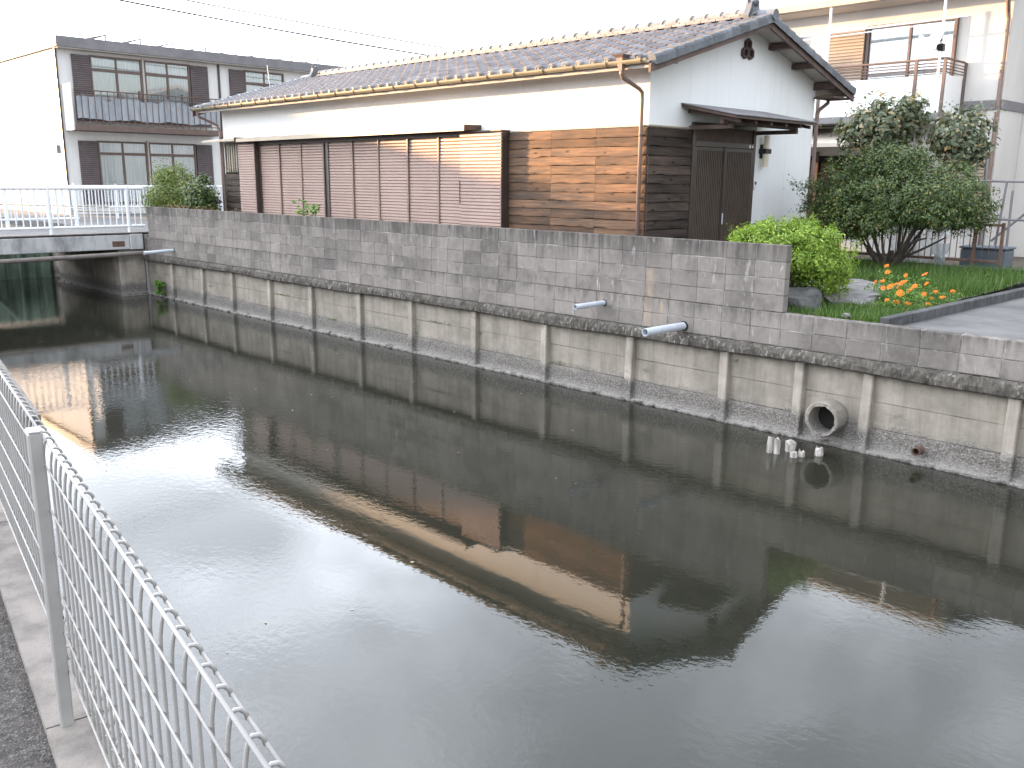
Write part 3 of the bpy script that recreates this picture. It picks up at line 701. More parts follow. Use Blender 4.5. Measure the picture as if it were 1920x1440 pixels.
# eave soffit and fascia at the front
m = MB(); m.extr([(10.50, 4.545), (HY0-.002, 4.70), (HY0-.002, 4.685), (10.50, 4.53)], 'x', -21.7, HX1+.40); hp(m, 'eave_soffit', SOFFIT)
part('eave_fascia', SOFFIT, (-21.7, -7.96, 10.47, 10.495, 4.49, 4.60)); part('eave_trim', HOOD, (-21.7, HX1, HY0-.025, HY0-.001, 4.655, 4.68))
# gutter with hooks
m = MB(); n = 9; gx0, gx1 = -21.7, -7.97
def gut(yc, zc, rr, flip=1):
    for x in (gx0, gx1):
        for ri in (rr, rr-.006):
            for q in range(n): t_ = math.pi+math.pi*q/(n-1); m.v.append((x, yc+ri*math.cos(t_), zc+ri*math.sin(t_)))
gut(10.40, 4.60, .058)
for a in (0, n):
    m.f += [(a+q, a+q+1, 2*n+a+q+1, 2*n+a+q) for q in range(n-1)]
m.f += [(q, q+1, n+q+1, n+q) for q in range(n-1)]+[(2*n+q, 2*n+q+1, 3*n+q+1, 3*n+q) for q in range(n-1)]
m.f += [(0, n, 3*n, 2*n), (n-1, 2*n-1, 4*n-1, 3*n-1)]
gt = hp(m, 'gutter', GUTTER, smooth=False)
hm = MB(); hm.tube([(0, .07, .03), (0, .066, -.02), (0, .03, -.063), (0, 0, -.068), (0, -.04, -.055), (0, -.066, -.01), (0, -.068, .015)], .006, 6); hm = hm.mesh('gutter_hook', FRAMEB)
x = -8.05
while x > -21.7: link('gutter_hook', hm, gt, (x, 10.40, 4.60)); x -= .62
# rain hopper and downpipe
m = MB(); m.add([(-8.53, 10.30, 4.68), (-8.32, 10.30, 4.68), (-8.32, 10.50, 4.68), (-8.53, 10.50, 4.68), (-8.48, 10.34, 4.64), (-8.37, 10.34, 4.64), (-8.37, 10.46, 4.64), (-8.48, 10.46, 4.64), (-8.455, 10.37, 4.47), (-8.395, 10.37, 4.47), (-8.395, 10.43, 4.47), (-8.455, 10.43, 4.47)],
      [(0,1,5,4),(1,2,6,5),(2,3,7,6),(3,0,4,7),(4,5,9,8),(5,6,10,9),(6,7,11,10),(7,4,8,11),(11,10,9,8),(0,3,2,1)]); hp(m, 'rain_hopper', PIPEB)
m = MB(); m.tube([(-8.425, 10.40, 4.49), (-8.425, 10.40, 4.43), (-8.43, 10.45, 4.38), (-8.445, 10.84, 4.265), (-8.445, 10.915, 4.22), (-8.445, 10.92, 4.12), (-8.445, 10.92, 1.5)], .030, 12); dn = hp(m, 'downpipe', PIPEB, smooth=True)
for z in (3.6, 2.7): m = MB(); m.tube([(-8.445, 10.92, z), (-8.445, 10.92, z+.03)], .036, 12); m.tube([(-8.445, 10.92, z+.015), (-8.445, 11.0, z+.015)], .008, 6); hp(m, 'pipe_clip', FRAMEB, dn)
m = MB(); m.tube([(-8.33, 16.35, 4.50), (-8.33, 16.35, 4.40), (-8.33, 16.02, 4.25), (-8.33, 15.98, 4.18), (-8.33, 15.98, 1.5)], .034, 10); hp(m, 'rear_downpipe', PIPEB)
m = MB(); m.tube([(-21.7, 2*HYM-10.40, 4.56), (-7.97, 2*HYM-10.40, 4.56)], .055, 10); hp(m, 'rear_gutter', GUTTER)
m = MB(); m.tube([(-21.5, 10.40, 4.54), (-21.5, 10.42, 4.42), (-21.46, 10.9, 4.22), (-21.46, 10.95, 4.1), (-21.46, 10.95, 1.5)], .030, 10); hp(m, 'downpipe', PIPEB)
# gable vent: three hexagonal tubes
vn = thing('gable_vent', '', '') if False else None
for cy, cz in ((13.52, 5.135), (13.437, 5.0), (13.603, 5.0)):
    m = MB(); n = 6; q6 = lambda rr, x: [(x, cy+rr*math.sin(math.pi/3*q), cz+rr*math.cos(math.pi/3*q)) for q in range(6)]
    m.v = q6(.094, HX1+.001)+q6(.094, HX1+.05)+q6(.062, HX1+.05)+q6(.057, HX1+.012)
    m.f = [(i*6+q, i*6+(q+1) % 6, (i+1)*6+(q+1) % 6, (i+1)*6+q) for i in range(3) for q in range(6)]
    v_ = hp(m, 'gable_vent', BROWN)
    m = MB(); m.v = q6(.059, HX1+.014); m.f = [tuple(range(6))]; hp(m, 'vent_opening', DARK, v_)  # near-black plate standing in for the shade inside the tube
# entrance: frame, transom, two latticed sliding leaves
dr = part('door_frame', FRAMEB, (HX1+.001, HX1+.05, 12.082, 12.15, 1.56, 3.86), (HX1+.001, HX1+.05, 13.85, 13.92, 1.56, 3.86), (HX1+.001, HX1+.05, 12.15, 13.85, 3.80, 3.86), (HX1+.001, HX1+.055, 12.15, 13.85, 3.50, 3.585), (HX1+.001, HX1+.06, 12.15, 13.85, 1.56, 1.62))
m = MB(); m.box(HX1+.002, HX1+.012, 12.15, 13.85, 3.585, 3.80); hp(m, 'transom_panel', BROWN, dr)
for a, b, xo in ((12.155, 13.03, .012), (12.98, 13.845, .032)):
    m = MB(); m.cbox(HX1+xo, HX1+xo+.018, a, a+.06, 1.625, 3.495, .002); m.cbox(HX1+xo, HX1+xo+.018, b-.06, b, 1.625, 3.495, .002)
    m.cbox(HX1+xo, HX1+xo+.018, a+.06, b-.06, 3.44, 3.495, .002); m.cbox(HX1+xo, HX1+xo+.018, a+.06, b-.06, 1.625, 1.85, .002)
    lf = hp(m, 'door_leaf', FRAMEB)
    m = MB(); m.box(HX1+xo+.001, HX1+xo+.003, a+.06, b-.06, 1.85, 3.44); hp(m, 'pane', GREYM if False else BROWN, lf)
    m = MB(); yy = a+.075
    while yy < b-.065: m.box(HX1+xo+.004, HX1+xo+.016, yy-.012, yy+.012, 1.85, 3.44); yy += .05
    hp(m, 'lattice', LATT, lf)
    m = MB(); m.cbox(HX1+xo+.018, HX1+xo+.03, (b-.045 if xo < .02 else a+.012), (b-.018 if xo < .02 else a+.036), 2.28, 2.46, .003); hp(m, 'handle', PVC, lf)
part('door_sticker', WHITE, (HX1+.0555, HX1+.058, 13.70, 13.745, 3.515, 3.56)); part('door_sticker', WHITE, (HX1+.0555, HX1+.058, 13.79, 13.825, 3.52, 3.555))
# canopy over the entrance
m = MB(); m.extr([(HX1+.001, 4.11), (-7.40, 3.905), (-7.40, 3.865), (HX1+.001, 4.06)], 'y', 11.80, 14.22); cn_ = hp(m, 'canopy', BROWN)
m = MB(); m.extr([(HX1+.001, 4.128), (-7.38, 3.92), (-7.38, 3.908), (HX1+.001, 4.113)], 'y', 11.78, 14.24); hp(m, 'roof_sheet', GREYM, cn_)
for yy in (12.0, 12.45, 12.9, 13.35, 13.8, 14.1):
    m = MB(); m.extr([(HX1+.001, 4.055), (-7.46, 3.862), (-7.46, 3.81), (HX1+.001, 3.99)], 'y', yy-.025, yy+.025); hp(m, 'rafter', BROWN, cn_)
m = MB(); m.cbox(-7.75, -7.68, 11.9, 14.12, 3.80, 3.866, .005); hp(m, 'beam', BROWN, cn_)
for yy in (12.05, 13.98): m = MB(); m.cbox(HX1+.001, -7.62, yy-.04, yy+.04, 3.735, 3.798, .005); hp(m, 'bracket', BROWN, cn_)
# lamp, intercom
lp = part('wall_lamp', BLACK, (HX1+.001, HX1+.14, 14.10, 14.28, 3.435, 3.515), (HX1+.001, HX1+.02, 14.13, 14.25, 3.36, 3.59))
for z0, z1 in ((3.517, 3.735), (3.215, 3.433)): m = MB(); m.tube([(HX1+.085, 14.19, z0), (HX1+.085, 14.19, z1)], .052, 20); hp(m, 'lamp_glass', LAMPC, lp, smooth=False)
ic = part('intercom', WHITE, (HX1+.001, HX1+.028, 13.985, 14.06, 2.845, 2.985)); m = MB(); m.cbox(HX1+.029, HX1+.032, 14.0, 14.045, 2.92, 2.97, .001); hp(m, 'speaker', FRAMEB, ic)
# antenna stay on the roof
m = MB(); m.tube([(-21.3, 12.3, zd(12.3)+.05), (-21.42, 12.32, 5.75)], .008, 6); hp(m, 'antenna_rod', PVC)

# ------------------------------------------------------------------ bridge
br = thing('canal_bridge', 'low concrete road bridge crossing the canal beside the block wall', 'bridge', (-25.5, 7, 1.2))
BO = -Vector(br.location)
def bp_(mb, name, mat, parent=None):
    o = mb.obj(name, mat, parent or br); o.location = BO if parent is None else (0, 0, 0); return o
m = MB(); m.cbox(-23.62, -23.3, 3.9, 9.25, 1.18, 1.545, .012); gd_ = bp_(m, 'girder', GIRD)
m = MB(); m.cbox(-23.306, -23.296, 8.81, 9.12, 1.25, 1.39, .002); bp_(m, 'recess_plate', RUST, gd_)
m = MB(); m.cbox(-23.66, -23.26, 9.254, 9.58, 1.17, 1.555, .012); bp_(m, 'end_block', GIRD)
m = MB(); m.cbox(-27.95, -27.63, 3.9, 9.58, 1.18, 1.57, .01); bp_(m, 'girder', CONCG)
m = MB(); m.box(-27.62, -23.63, 3.9, 9.6, 1.36, 1.568); bp_(m, 'deck', CONCG)
for x in (-24.6, -25.6, -26.6): m = MB(); m.cbox(x-.15, x+.15, 3.9, 8.93, 1.16, 1.355, .01); bp_(m, 'cross_beam', CONCG)
m = MB(); m.cbox(-23.70, -23.30, 3.9, 9.9, 1.572, 1.60, .006); bp_(m, 'deck_kerb', CONC)
m = MB(); m.cbox(-27.85, -23.34, 8.96, 9.62, -.6, 1.175, .02); bp_(m, 'abutment', POST)
m = MB(); m.cbox(-27.9, -23.2, 8.90, 8.958, -.6, .012, .006); m.cbox(-23.338, -23.2, 8.96, 9.6, -.6, .014, .006); bp_(m, 'abutment_footing', CONC)
m = MB(); m.cbox(-23.9, -23.28, 9.63, 9.95, -.6, 1.54, .01); bp_(m, 'wing_wall', CONCG)
m = MB(); m.cbox(-29.9, -27.86, 9.28, 9.74, -.6, 1.37, .01); bp_(m, 'wing_wall', POST)
m = MB(); m.tube([(-23.02, 3.6, 1.03), (-23.02, 6.5, 1.05), (-23.02, 9.52, 1.09)], .058, 12); bp_(m, 'service_pipe', simple('dull_brown_pipe', (.20, .175, .155), (.14, .12, .11), 5, rough=.5))
def railing(label, fn, length, posts, z0, zb, zt, pitch=.155, pr=.046, base=None):
    t = thing('bridge_railing' if 'bridge' in label else 'street_railing', label, 'railing', fn(0, z0))
    O = -Vector(t.location)
    def ad(m, nm): o = m.obj(nm, WHITE, t, smooth=False); o.location = O
    for s in posts:
        m = MB(); m.tube([fn(s, z0), fn(s, zt+.03), fn(s, zt+.045)], [pr, pr, pr*.6], 10); m.tube([fn(s, zt+.045), fn(s, zt+.07), fn(s, zt+.09)], [pr*.55, pr*.8, pr*.3], 10); ad(m, 'post')
    m = MB(); m.tube([fn(0, zt), fn(length, zt)], .036, 10); ad(m, 'top_rail')
    m = MB(); m.tube([fn(0, zb), fn(length, zb)], .032, 8); ad(m, 'bottom_rail')
    s = .08; bm_ = None
    while s < length-.04:
        if min(abs(s-p) for p in posts) > .05:
            if bm_ is None: mm = MB(); mm.tube([(0, 0, zb), (0, 0, zt)], .0175, 8, cap=False); bm_ = mm.mesh('baluster', WHITE)
            p = Vector(fn(s, 0))+O; o = link('baluster', bm_, t, (p.x, p.y, O.z))
        s += pitch
    return t
railing('white bridge railing on the side nearest the viewer', lambda s, z: (-23.42, 9.72-s, z), 5.9, [.40, 2.27, 4.14, 5.8], 1.60, 1.755, 2.69)
railing('white bridge railing on the far side of the road', lambda s, z: (-27.55, 9.55-s, z), 5.6, [.08, 1.9, 3.75, 5.5], 1.576, 1.80, 2.69)
railing('white street railing running towards the apartment block', lambda s, z: (-32.6+s*.02, 10.6+s, z), 6.0, [.05, 2.0, 4.0, 5.95], 1.562, 1.95, 2.66, .11, .03)
hr = MB(); hr.tube([(-30.6, 6.0, 2.22), (-30.6, 11.6, 2.02)], .022, 8); hr.tube([(-30.6, 10.9, 2.02), (-30.6, 10.9, 1.36)], .02, 8); hr.tube([(-30.6, 7.2, 2.18), (-30.6, 7.2, 1.36)], .02, 8)
hr.tube([(-30.6, 10.1, 1.92), (-30.6, 12.3, 1.84)], .018, 8); o = hr.obj('handrail_pipe', HOOD); tag(o, 'thin cream handrail pipe sloping behind the white bridge railings', 'handrail')
# green sheet piles under the bridge
sp = thing('sheet_pile_wall', 'green steel sheet pile wall under the bridge', 'sheet piling', (-29.35, 7, 0))
yy = 3.0; i = 0
while yy < 9.0:
    m = MB(); m.extr([(-.02, 0), (.10, .10), (.10, .28), (-.02, .38), (-.02, .42), (-.035, .42), (-.035, .375), (.085, .275), (.085, .105), (-.035, .0)], 'z', -.6, 1.30)
    o = m.obj('sheet_pile', GREENST, sp); o.location = (0, yy-7, 0); yy += .42
m = MB(); m.tube([(.14, .3, .12), (.14, 1.1, 1.15)], .05, 8); m.tube([(.14, 1.32, .0), (.14, 1.3, 1.25)], .05, 8); m.obj('brace', GREENST, sp)
cpb = MB(); cpb.cbox(-29.9, -29.3, 2.5, 9.7, 1.302, 1.37, .01); o = cpb.obj('pile_cap', CONCG, sp); o.location = -Vector(sp.location)

# ------------------------------------------------------------------ apartment block
AX, AY = -36.8, 12.5
ap = thing('apartment_block', 'two-storey white apartment block with brown windows beyond the bridge', 'apartment block', (AX-5, 19, 1.5)); AO = -Vector(ap.location)
def apt(name, mat, *boxes, parent=None, c=.006):
    m = MB()
    for b in boxes: m.cbox(*b, c)
    o = m.obj(name, mat, parent or ap); o.location = AO if parent is None else (0, 0, 0); return o
apt('wall', APTW, (AX-11, AX, AY, 29.0, 1.3, 7.62))
apt('flat_roof', GREYM, (AX-11.2, AX+.42, AY-.12, 29.3, 7.625, 8.0)); 
apt('roof_soffit', SOFFIT, (AX+.003, AX+.38, AY-.05, 29.1, 7.58, 7.622))
apt('band', SOFFIT, (AX-11.03, AX+.02, AY-.02, AY-.001, 4.70, 4.76)); 
for xx in (AX-3.6, AX-7.3): apt('wall_joint', SOFFIT, (xx-.008, xx+.008, AY-.006, AY-.001, 1.6, 7.6), c=.001)
apt('downpipe', FRAMEB, (AX-.02, AX+.06, AY-.085, AY-.005, 1.4, 7.6)); apt('downpipe', FRAMEB, (AX+.003, AX+.07, 18.82, 18.9, 1.4, 7.6))
def a_window(y0, y1, z0, z1, zt, split, n=2):
    w_ = apt('window', WINB, (AX+.001, AX+.09, y0, y0+.07, z0, z1), (AX+.001, AX+.09, y1-.07, y1, z0, z1), (AX+.001, AX+.09, y0+.07, y1-.07, z1-.07, z1), (AX+.001, AX+.09, y0+.07, y1-.07, z0, z0+.07), (AX+.001, AX+.085, y0+.07, y1-.07, zt-.05, zt+.05))
    ym = (y0+y1)/2
    apt('mullion', WINB, (AX+.001, AX+.075, ym-.04, ym+.04, z0+.07, zt-.05), (AX+.001, AX+.075, ym-.03, ym+.03, zt+.05, z1-.07), parent=w_)
    for a, b, mt in ((y0+.07, ym-.04, CURT), (ym+.04, y1-.07, CURT)):
        for c0, c1 in ((z0+.07, zt-.05), (zt+.05, z1-.07)):
            m = MB(); k_ = 14
            for i in range(k_+1):
                yy = a+(b-a)*i/k_; xo = .008+.012*(i % 2); m.v += [(AX+xo, yy, c0), (AX+xo, yy, c1)]
            m.f = [(2*i, 2*i+2, 2*i+3, 2*i+1) for i in range(k_)]; m.obj('curtain', mt, w_)
            m = MB(); m.box(AX+.045, AX+.049, a, b, c0, c1); m.obj('pane', GLASS, w_)
def louvre_x(y0, y1, z0, z1, mat=SHUTDK):
    m = MB(); k_ = int((z1-z0)/.075); pr = []
    for i in range(k_):
        a = z0+(z1-z0)*i/k_; h = (z1-z0)/k_; pr += [(.10, a), (.13, a+.15*h), (.13, a+.6*h), (.102, a+.97*h)]
    for xo, z in pr: m.v += [(AX+xo, y0, z), (AX+xo, y1, z)]
    m.f = [(2*i, 2*i+1, 2*i+3, 2*i+2) for i in range(len(pr)-1)]; m.box(AX+.001, AX+.098, y0, y1, z0, z1)
    o = m.obj('shutter_box', mat, ap); o.location = AO
for y0, y1 in ((13.64, 15.62), (15.70, 17.58), (20.0, 21.9)): a_window(y0, y1, 5.05, 7.46, 6.94, 2)
for y0, y1 in ((13.0, 13.62), (17.6, 18.34), (19.33, 19.98)): louvre_x(y0, y1, 5.05, 7.44)
for y0, y1 in ((13.66, 15.58), (15.64, 17.62), (20.0, 21.9)): a_window(y0, y1, 1.95, 4.34, 3.86, 2)
for y0, y1 in ((12.97, 13.63), (17.65, 18.32)): louvre_x(y0, y1, 1.95, 4.32)
apt('window_post', SOFFIT, (AX+.001, AX+.12, 15.625, 15.695, 5.0, 7.5)); apt('window_post', SOFFIT, (AX+.001, AX+.12, 15.585, 15.635, 1.9, 4.4))
BX = AX+.95
bl = apt('balcony', WINB, (AX+.003, BX, 12.62, 18.45, 4.66, 4.87)); 
for y0, y1 in ((12.66, 18.42),):
    m = MB(); m.tube([(BX-.03, y0, 6.10), (BX-.03, y1, 6.10)], .022, 8); m.tube([(BX-.03, y0, 5.92), (BX-.03, y1, 5.92)], .014, 6); m.tube([(BX-.03, y0, 4.98), (BX-.03, y1, 4.98)], .016, 6); m.obj('handrail', WINB, bl)
yy = 12.68
bb = MB(); bb.tube([(0, 0, 4.87), (0, 0, 6.10)], .016, 6); bb = bb.mesh('baluster', WINB)
while yy < 18.42: link('baluster', bb, bl, (BX-.03, yy, 0)); yy += .24
apt('balcony_screen_wall', APTW, (AX+.003, BX-.06, 12.56, 12.615, 4.66, 6.32), parent=None)
m = MB(); nk = 60
for i in range(nk+1):
    yy = 12.75+5.6*i/nk; sag = .05*math.sin(i*.37)+.03*math.sin(i*.9); xo = .02*math.sin(i*.8)+random.uniform(-.008, .008)
    for j in range(5): m.v.append((BX-.075+xo*(j/4+.3), yy, 5.08+sag*.5+(5.86+sag-5.08)*j/4))
m.f = [(i*5+j, (i+1)*5+j, (i+1)*5+j+1, i*5+j+1) for i in range(nk) for j in range(4)]
sh = m.obj('balcony_sheet', CLOTH, bl, smooth=True)
for i, yy in enumerate((15.05, 16.75)): apt('drying_hook', FRAMEB, (BX-.09, BX-.05, yy, yy+.09, 5.9, 6.2), parent=bl)
mt_ = MB(); mt_.cbox(AX-.75, AX-.55, AY-.14, AY-.002, 3.85, 4.15, .01); mt_.tube([(AX-.65, AY-.07, 4.15), (AX-.8, AY-.05, 4.5), (AX-.6, AY-.03, 4.8)], .012, 6); o = mt_.obj('meter_box', GREYM, ap); o.location = AO
# tilted panels on the flat roof
for i in range(8):
    m = MB(); m.add([(-.9, -1.2, 0), (.9, -1.2, 0), (.9, 0, .34), (-.9, 0, .34), (-.9, -1.2, .045), (.9, -1.2, .045), (.9, 0, .385), (-.9, 0, .385)], [(3,2,1,0),(4,5,6,7),(0,1,5,4),(1,2,6,5),(2,3,7,6),(3,0,4,7)])
    for xx in (-.7, .7): m.box(xx-.02, xx+.02, -.10, -.06, -.02, .31)
    o = m.obj('solar_panel', GREYM); o.location = (AX-1.4, 14.7+1.365*i, 8.0)
    tag(o, ['nearest', 'second', 'third', 'fourth', 'fifth', 'sixth', 'seventh', 'farthest'][i]+' tilted panel along the flat apartment roof edge', 'solar panel', 'panels on the apartment roof')
# house with a red roof far behind
rh = thing('red_roof_house', 'distant house with red roof behind the apartment block', 'house', (-78, 24, 1.4))
m = MB(); m.box(-5, 5.0, -4, 4, 0, 9.0); m.obj('wall', APTW, rh)
m = MB(); m.extr([(-4.6, 8.9), (4.6, 8.9), (0, 11.3)], 'x', -5.4, 5.4); m.obj('roof', REDROOF, rh)

# ------------------------------------------------------------------ cream house on the right
CY, CX1 = 21.2, -6.9
ch = thing('cream_house', 'two-storey cream house with balcony and brown timber behind the trees', 'house', (-13, 25, 1.4)); CO = -Vector(ch.location)
def cp_(name, mat, *boxes, parent=None, c=.006):
    m = MB()
    for b in boxes: m.cbox(*b, c)
    o = m.obj(name, mat, parent or ch); o.location = CO if parent is None else (0, 0, 0); return o
cp_('wall', CREAM, (-19, CX1, CY, 29, 1.3, 6.98))
cp_('wall', CREAM, (CX1+.002, -2.0, CY+1.4, 29, 1.3, 6.9))
cp_('storey_band', GREYM, (-7.9, CX1+.03, CY-.03, CY-.001, 4.50, 4.70), (CX1+.001, CX1+.03, CY-.001, CY+1.395, 4.50, 4.70))
m = MB(); m.extr([(CY-.75, 6.98), (25, 8.35), (29.8, 6.8), (29.8, 6.7), (25, 8.2), (CY-.75, 6.86)], 'x', -19.6, CX1+.4); o = m.obj('roof', TILE, ch); o.location = CO
cp_('gutter', HOOD, (-19.6, CX1+.4, CY-.86, CY-.755, 6.85, 7.0)); cp_('eave_soffit', CREAM, (-19.5, CX1+.35, CY-.75, CY-.002, 6.84, 6.86))
m = MB(); m.tube([(CX1+.1, CY-.8, 6.85), (CX1+.1, CY-.75, 6.75), (CX1-.06, CY-.12, 6.45), (CX1-.06, CY-.06, 6.3), (CX1-.06, CY-.06, 1.4)], .045, 8); o = m.obj('downpipe', PIPEB, ch); o.location = CO
# upper windows and shutter
def cwin(x0, x1, z0, z1, mat):
    w_ = cp_('window', WINB, (x0, x0+.07, CY-.09, CY-.001, z0, z1), (x1-.07, x1, CY-.09, CY-.001, z0, z1), (x0+.07, x1-.07, CY-.09, CY-.001, z1-.08, z1), (x0+.07, x1-.07, CY-.09, CY-.001, z0, z0+.07), ((x0+x1)/2-.03, (x0+x1)/2+.03, CY-.08, CY-.001, z0+.07, z1-.08))
    for a, b in ((x0+.07, (x0+x1)/2-.03), ((x0+x1)/2+.03, x1-.07)):
        m = MB(); k_ = 14
        for i in range(k_+1): xx = a+(b-a)*i/k_; m.v += [(xx, CY-.01-.012*(i % 2), z0+.07), (xx, CY-.01-.012*(i % 2), z1-.08)]
        m.f = [(2*i, 2*i+2, 2*i+3, 2*i+1) for i in range(k_)]; m.obj('curtain', mat, w_)
        m = MB(); m.box(a, b, CY-.05, CY-.046, z0+.07, z1-.08); m.obj('pane', GLASS, w_)
cwin(-9.95, -7.95, 4.55, 6.47, CURT); cwin(-13.4, -11.6, 4.55, 6.42, CURTY)
def louvre_y(x0, x1, z0, z1, mat, yf):
    m = MB(); k_ = int((z1-z0)/.07); pr = []
    for i in range(k_):
        a = z0+(z1-z0)*i/k_; h = (z1-z0)/k_; pr += [(0, a), (-.028, a+.15*h), (-.028, a+.6*h), (-.002, a+.97*h)]
    for yo, z in pr: m.v += [(x0, yf+yo, z), (x1, yf+yo, z)]
    m.f = [(2*i, 2*i+1, 2*i+3, 2*i+2) for i in range(len(pr)-1)]; m.box(x0, x1, yf+.004, CY-.001, z0, z1)
    o = m.obj('shutter_box', mat, ch); o.location = CO
TAN = simple('tan_louvre', (.34, .275, .215), (.28, .225, .175), 2, rough=.5)
louvre_y(-10.85, -9.97, 4.55, 6.42, TAN, CY-.12); louvre_y(-8.0, -7.05, 2.1, 3.62, TAN, CY-.12)
cp_('timber_post', WINB, (-7.02, -6.96, CY-.10, CY-.001, 1.5, 3.7))
# balcony
bc = cp_('balcony', PLASTER, (-14.0, -7.72, CY-1.06, CY-1.0, 4.42, 5.18), (-7.78, -7.72, CY-.998, CY-.002, 4.42, 5.18))
cp_('balcony_floor', GREYM, (-14.0, -7.70, CY-1.08, CY-.001, 4.28, 4.415), parent=bc)
for x in (-10.5, -8.33, -7.74): cp_('balcony_post', WINB, (x-.035, x+.035, CY-1.10, CY-1.062, 4.28, 5.5), parent=bc)
cp_('balcony_post', WINB, (-7.715, -7.68, CY-.10, CY-.002, 4.28, 5.5), parent=bc)
m = MB()
for z in (5.24, 5.30, 5.36, 5.42): m.tube([(-14, CY-1.03, z), (-7.74, CY-1.03, z), (-7.74, CY-.05, z)], .012, 6)
m.tube([(-14, CY-1.03, 5.50), (-7.74, CY-1.03, 5.50), (-7.74, CY-.05, 5.50)], .025, 8); m.obj('balcony_rails', WINB, bc)
for x, zt in ((-10.35, 6.78), (-7.86, 6.9)): m = MB(); m.tube([(x, CY-1.08, 5.1), (x, CY-1.08, zt)], .028, 8); m.obj('white_pole', WHITE, bc)
pl = MB(); pl.tube([(-11.6, CY-.95, 6.26), (-7.45, CY-.95, 6.30)], .022, 8); pl.tube([(-11.4, CY-.8, 6.20), (-8.0, CY-.8, 6.24)], .016, 8); o = pl.obj('laundry_pole', WHITE); tag(o, 'white laundry poles hung along the upper balcony of the cream house', 'laundry pole')
# satellite dish on the balcony corner
ds = thing('satellite_dish', 'white satellite dish on the balcony corner pole', 'satellite dish', (-7.93, CY-1.25, 5.9))
ax = Vector((-.64, -.71, .28)).normalized(); a1 = ax.orthogonal().normalized(); b1_ = ax.cross(a1)
m = MB(); n = 24
for j, rr in enumerate((0.001, .08, .16, .23, .27)):
    for q in range(n):
        t_ = 2*math.pi*q/n; p = ax*(.10*(rr/.27)**2-.1)+(a1*math.cos(t_)+b1_*math.sin(t_))*rr; m.v.append(tuple(p))
m.f = [(j*n+q, j*n+(q+1) % n, (j+1)*n+(q+1) % n, (j+1)*n+q) for j in range(4) for q in range(n)]
m.obj('reflector', WHITE, ds, smooth=True)
m = MB(); m.tube([tuple(ax*-.09+Vector((0, 0, -.24))), tuple(ax*.30+Vector((0, 0, -.16)))], .012, 6); m.obj('feed_arm', WHITE, ds)
m = MB(); m.tube([tuple(ax*.30+Vector((0, 0, -.20))), tuple(ax*.30+Vector((0, 0, -.06)))], .045, 10); m.obj('feed_horn', WHITE, ds)
m = MB(); m.tube([tuple(ax*-.1), (.07, .17, -.05), (.07, .17, -.55)], .025, 8); m.cbox(.0, .14, .1, .22, -.26, -.12, .01); m.obj('mount', BLACK, ds)
# ground floor: awning roof and dark openings
m = MB(); m.extr([(CY-.001, 4.24), (CY-1.3, 3.84), (CY-1.3, 3.76), (CY-.001, 4.14)], 'x', -14.5, -9.3); o = m.obj('awning', BEIGE, ch); o.location = CO
cp_('opening', DARK, (-13.8, -9.5, CY-.03, CY-.002, 1.7, 3.6)); cp_('opening_post', WINB, (-11.0, -10.9, CY-.06, CY-.032, 1.6, 3.7)); cp_('ground_window', GREYM, (-9.2, -8.2, CY-.05, CY-.002, 2.0, 3.5))
cp_('entry_panel', WINB, (-6.6, -5.0, CY+1.36, CY+1.399, 2.4, 2.5))

# ------------------------------------------------------------------ garden edge, back wall and fence
gk = thing('garden_kerb', 'dark block kerb between the garden and the driveway', 'kerb', (-4.12, 9.8, 1.4))
kb = MB(); kb.cbox(-.055, .055, .004, .596, -.1, .115, .008); kb = kb.mesh('kerb_block', simple('kerb_concrete', (.095, .095, .095), (.042, .042, .042), 5, rough=.9, bump=.004))
for i in range(9): link('kerb_block', kb, gk, (.012*i+random.uniform(-.004, .004), .6*i, 0), (0, 0, -.018))
bw = thing('low_garden_wall', 'low dark concrete wall at the back of the garden', 'garden wall', (-5.5, 15.65, 1.4))
for i in range(8): m = MB(); m.cbox(-2.9+i*1.0, -1.904+i*1.0, 0, .12, -.15, .245+random.uniform(-.004, .004), .008); m.obj('wall_section', simple('wall_section_%d' % i, (.13, .135, .14), (.06, .063, .066), 4, (1, 1, .4), .9, .004), bw)
mf = thing('metal_fence', 'rusty brown metal bar fence on the low garden wall', 'fence', (-6.6, 15.72, 1.66))
def mfp(m, nm): return m.obj(nm, RUST, mf)
m = MB(); m.cbox(-1.9, 1.75, -.02, .02, .06, .10, .004); mfp(m, 'bottom_rail'); m = MB(); m.cbox(-1.9, 1.75, -.02, .02, .64, .68, .004); mfp(m, 'top_rail')
mm = MB(); mm.tube([(0, 0, .10), (0, 0, .64)], .0075, 6, cap=False); mm = mm.mesh('bar', RUST)
for i in range(36): link('bar', mm, mf, (-1.85+i*.1, 0, 0))
for x in (-1.0, .1, 1.32, 1.73): m = MB(); m.cbox(x-.022, x+.022, -.027, .027, 0, .70, .004); mfp(m, 'post')
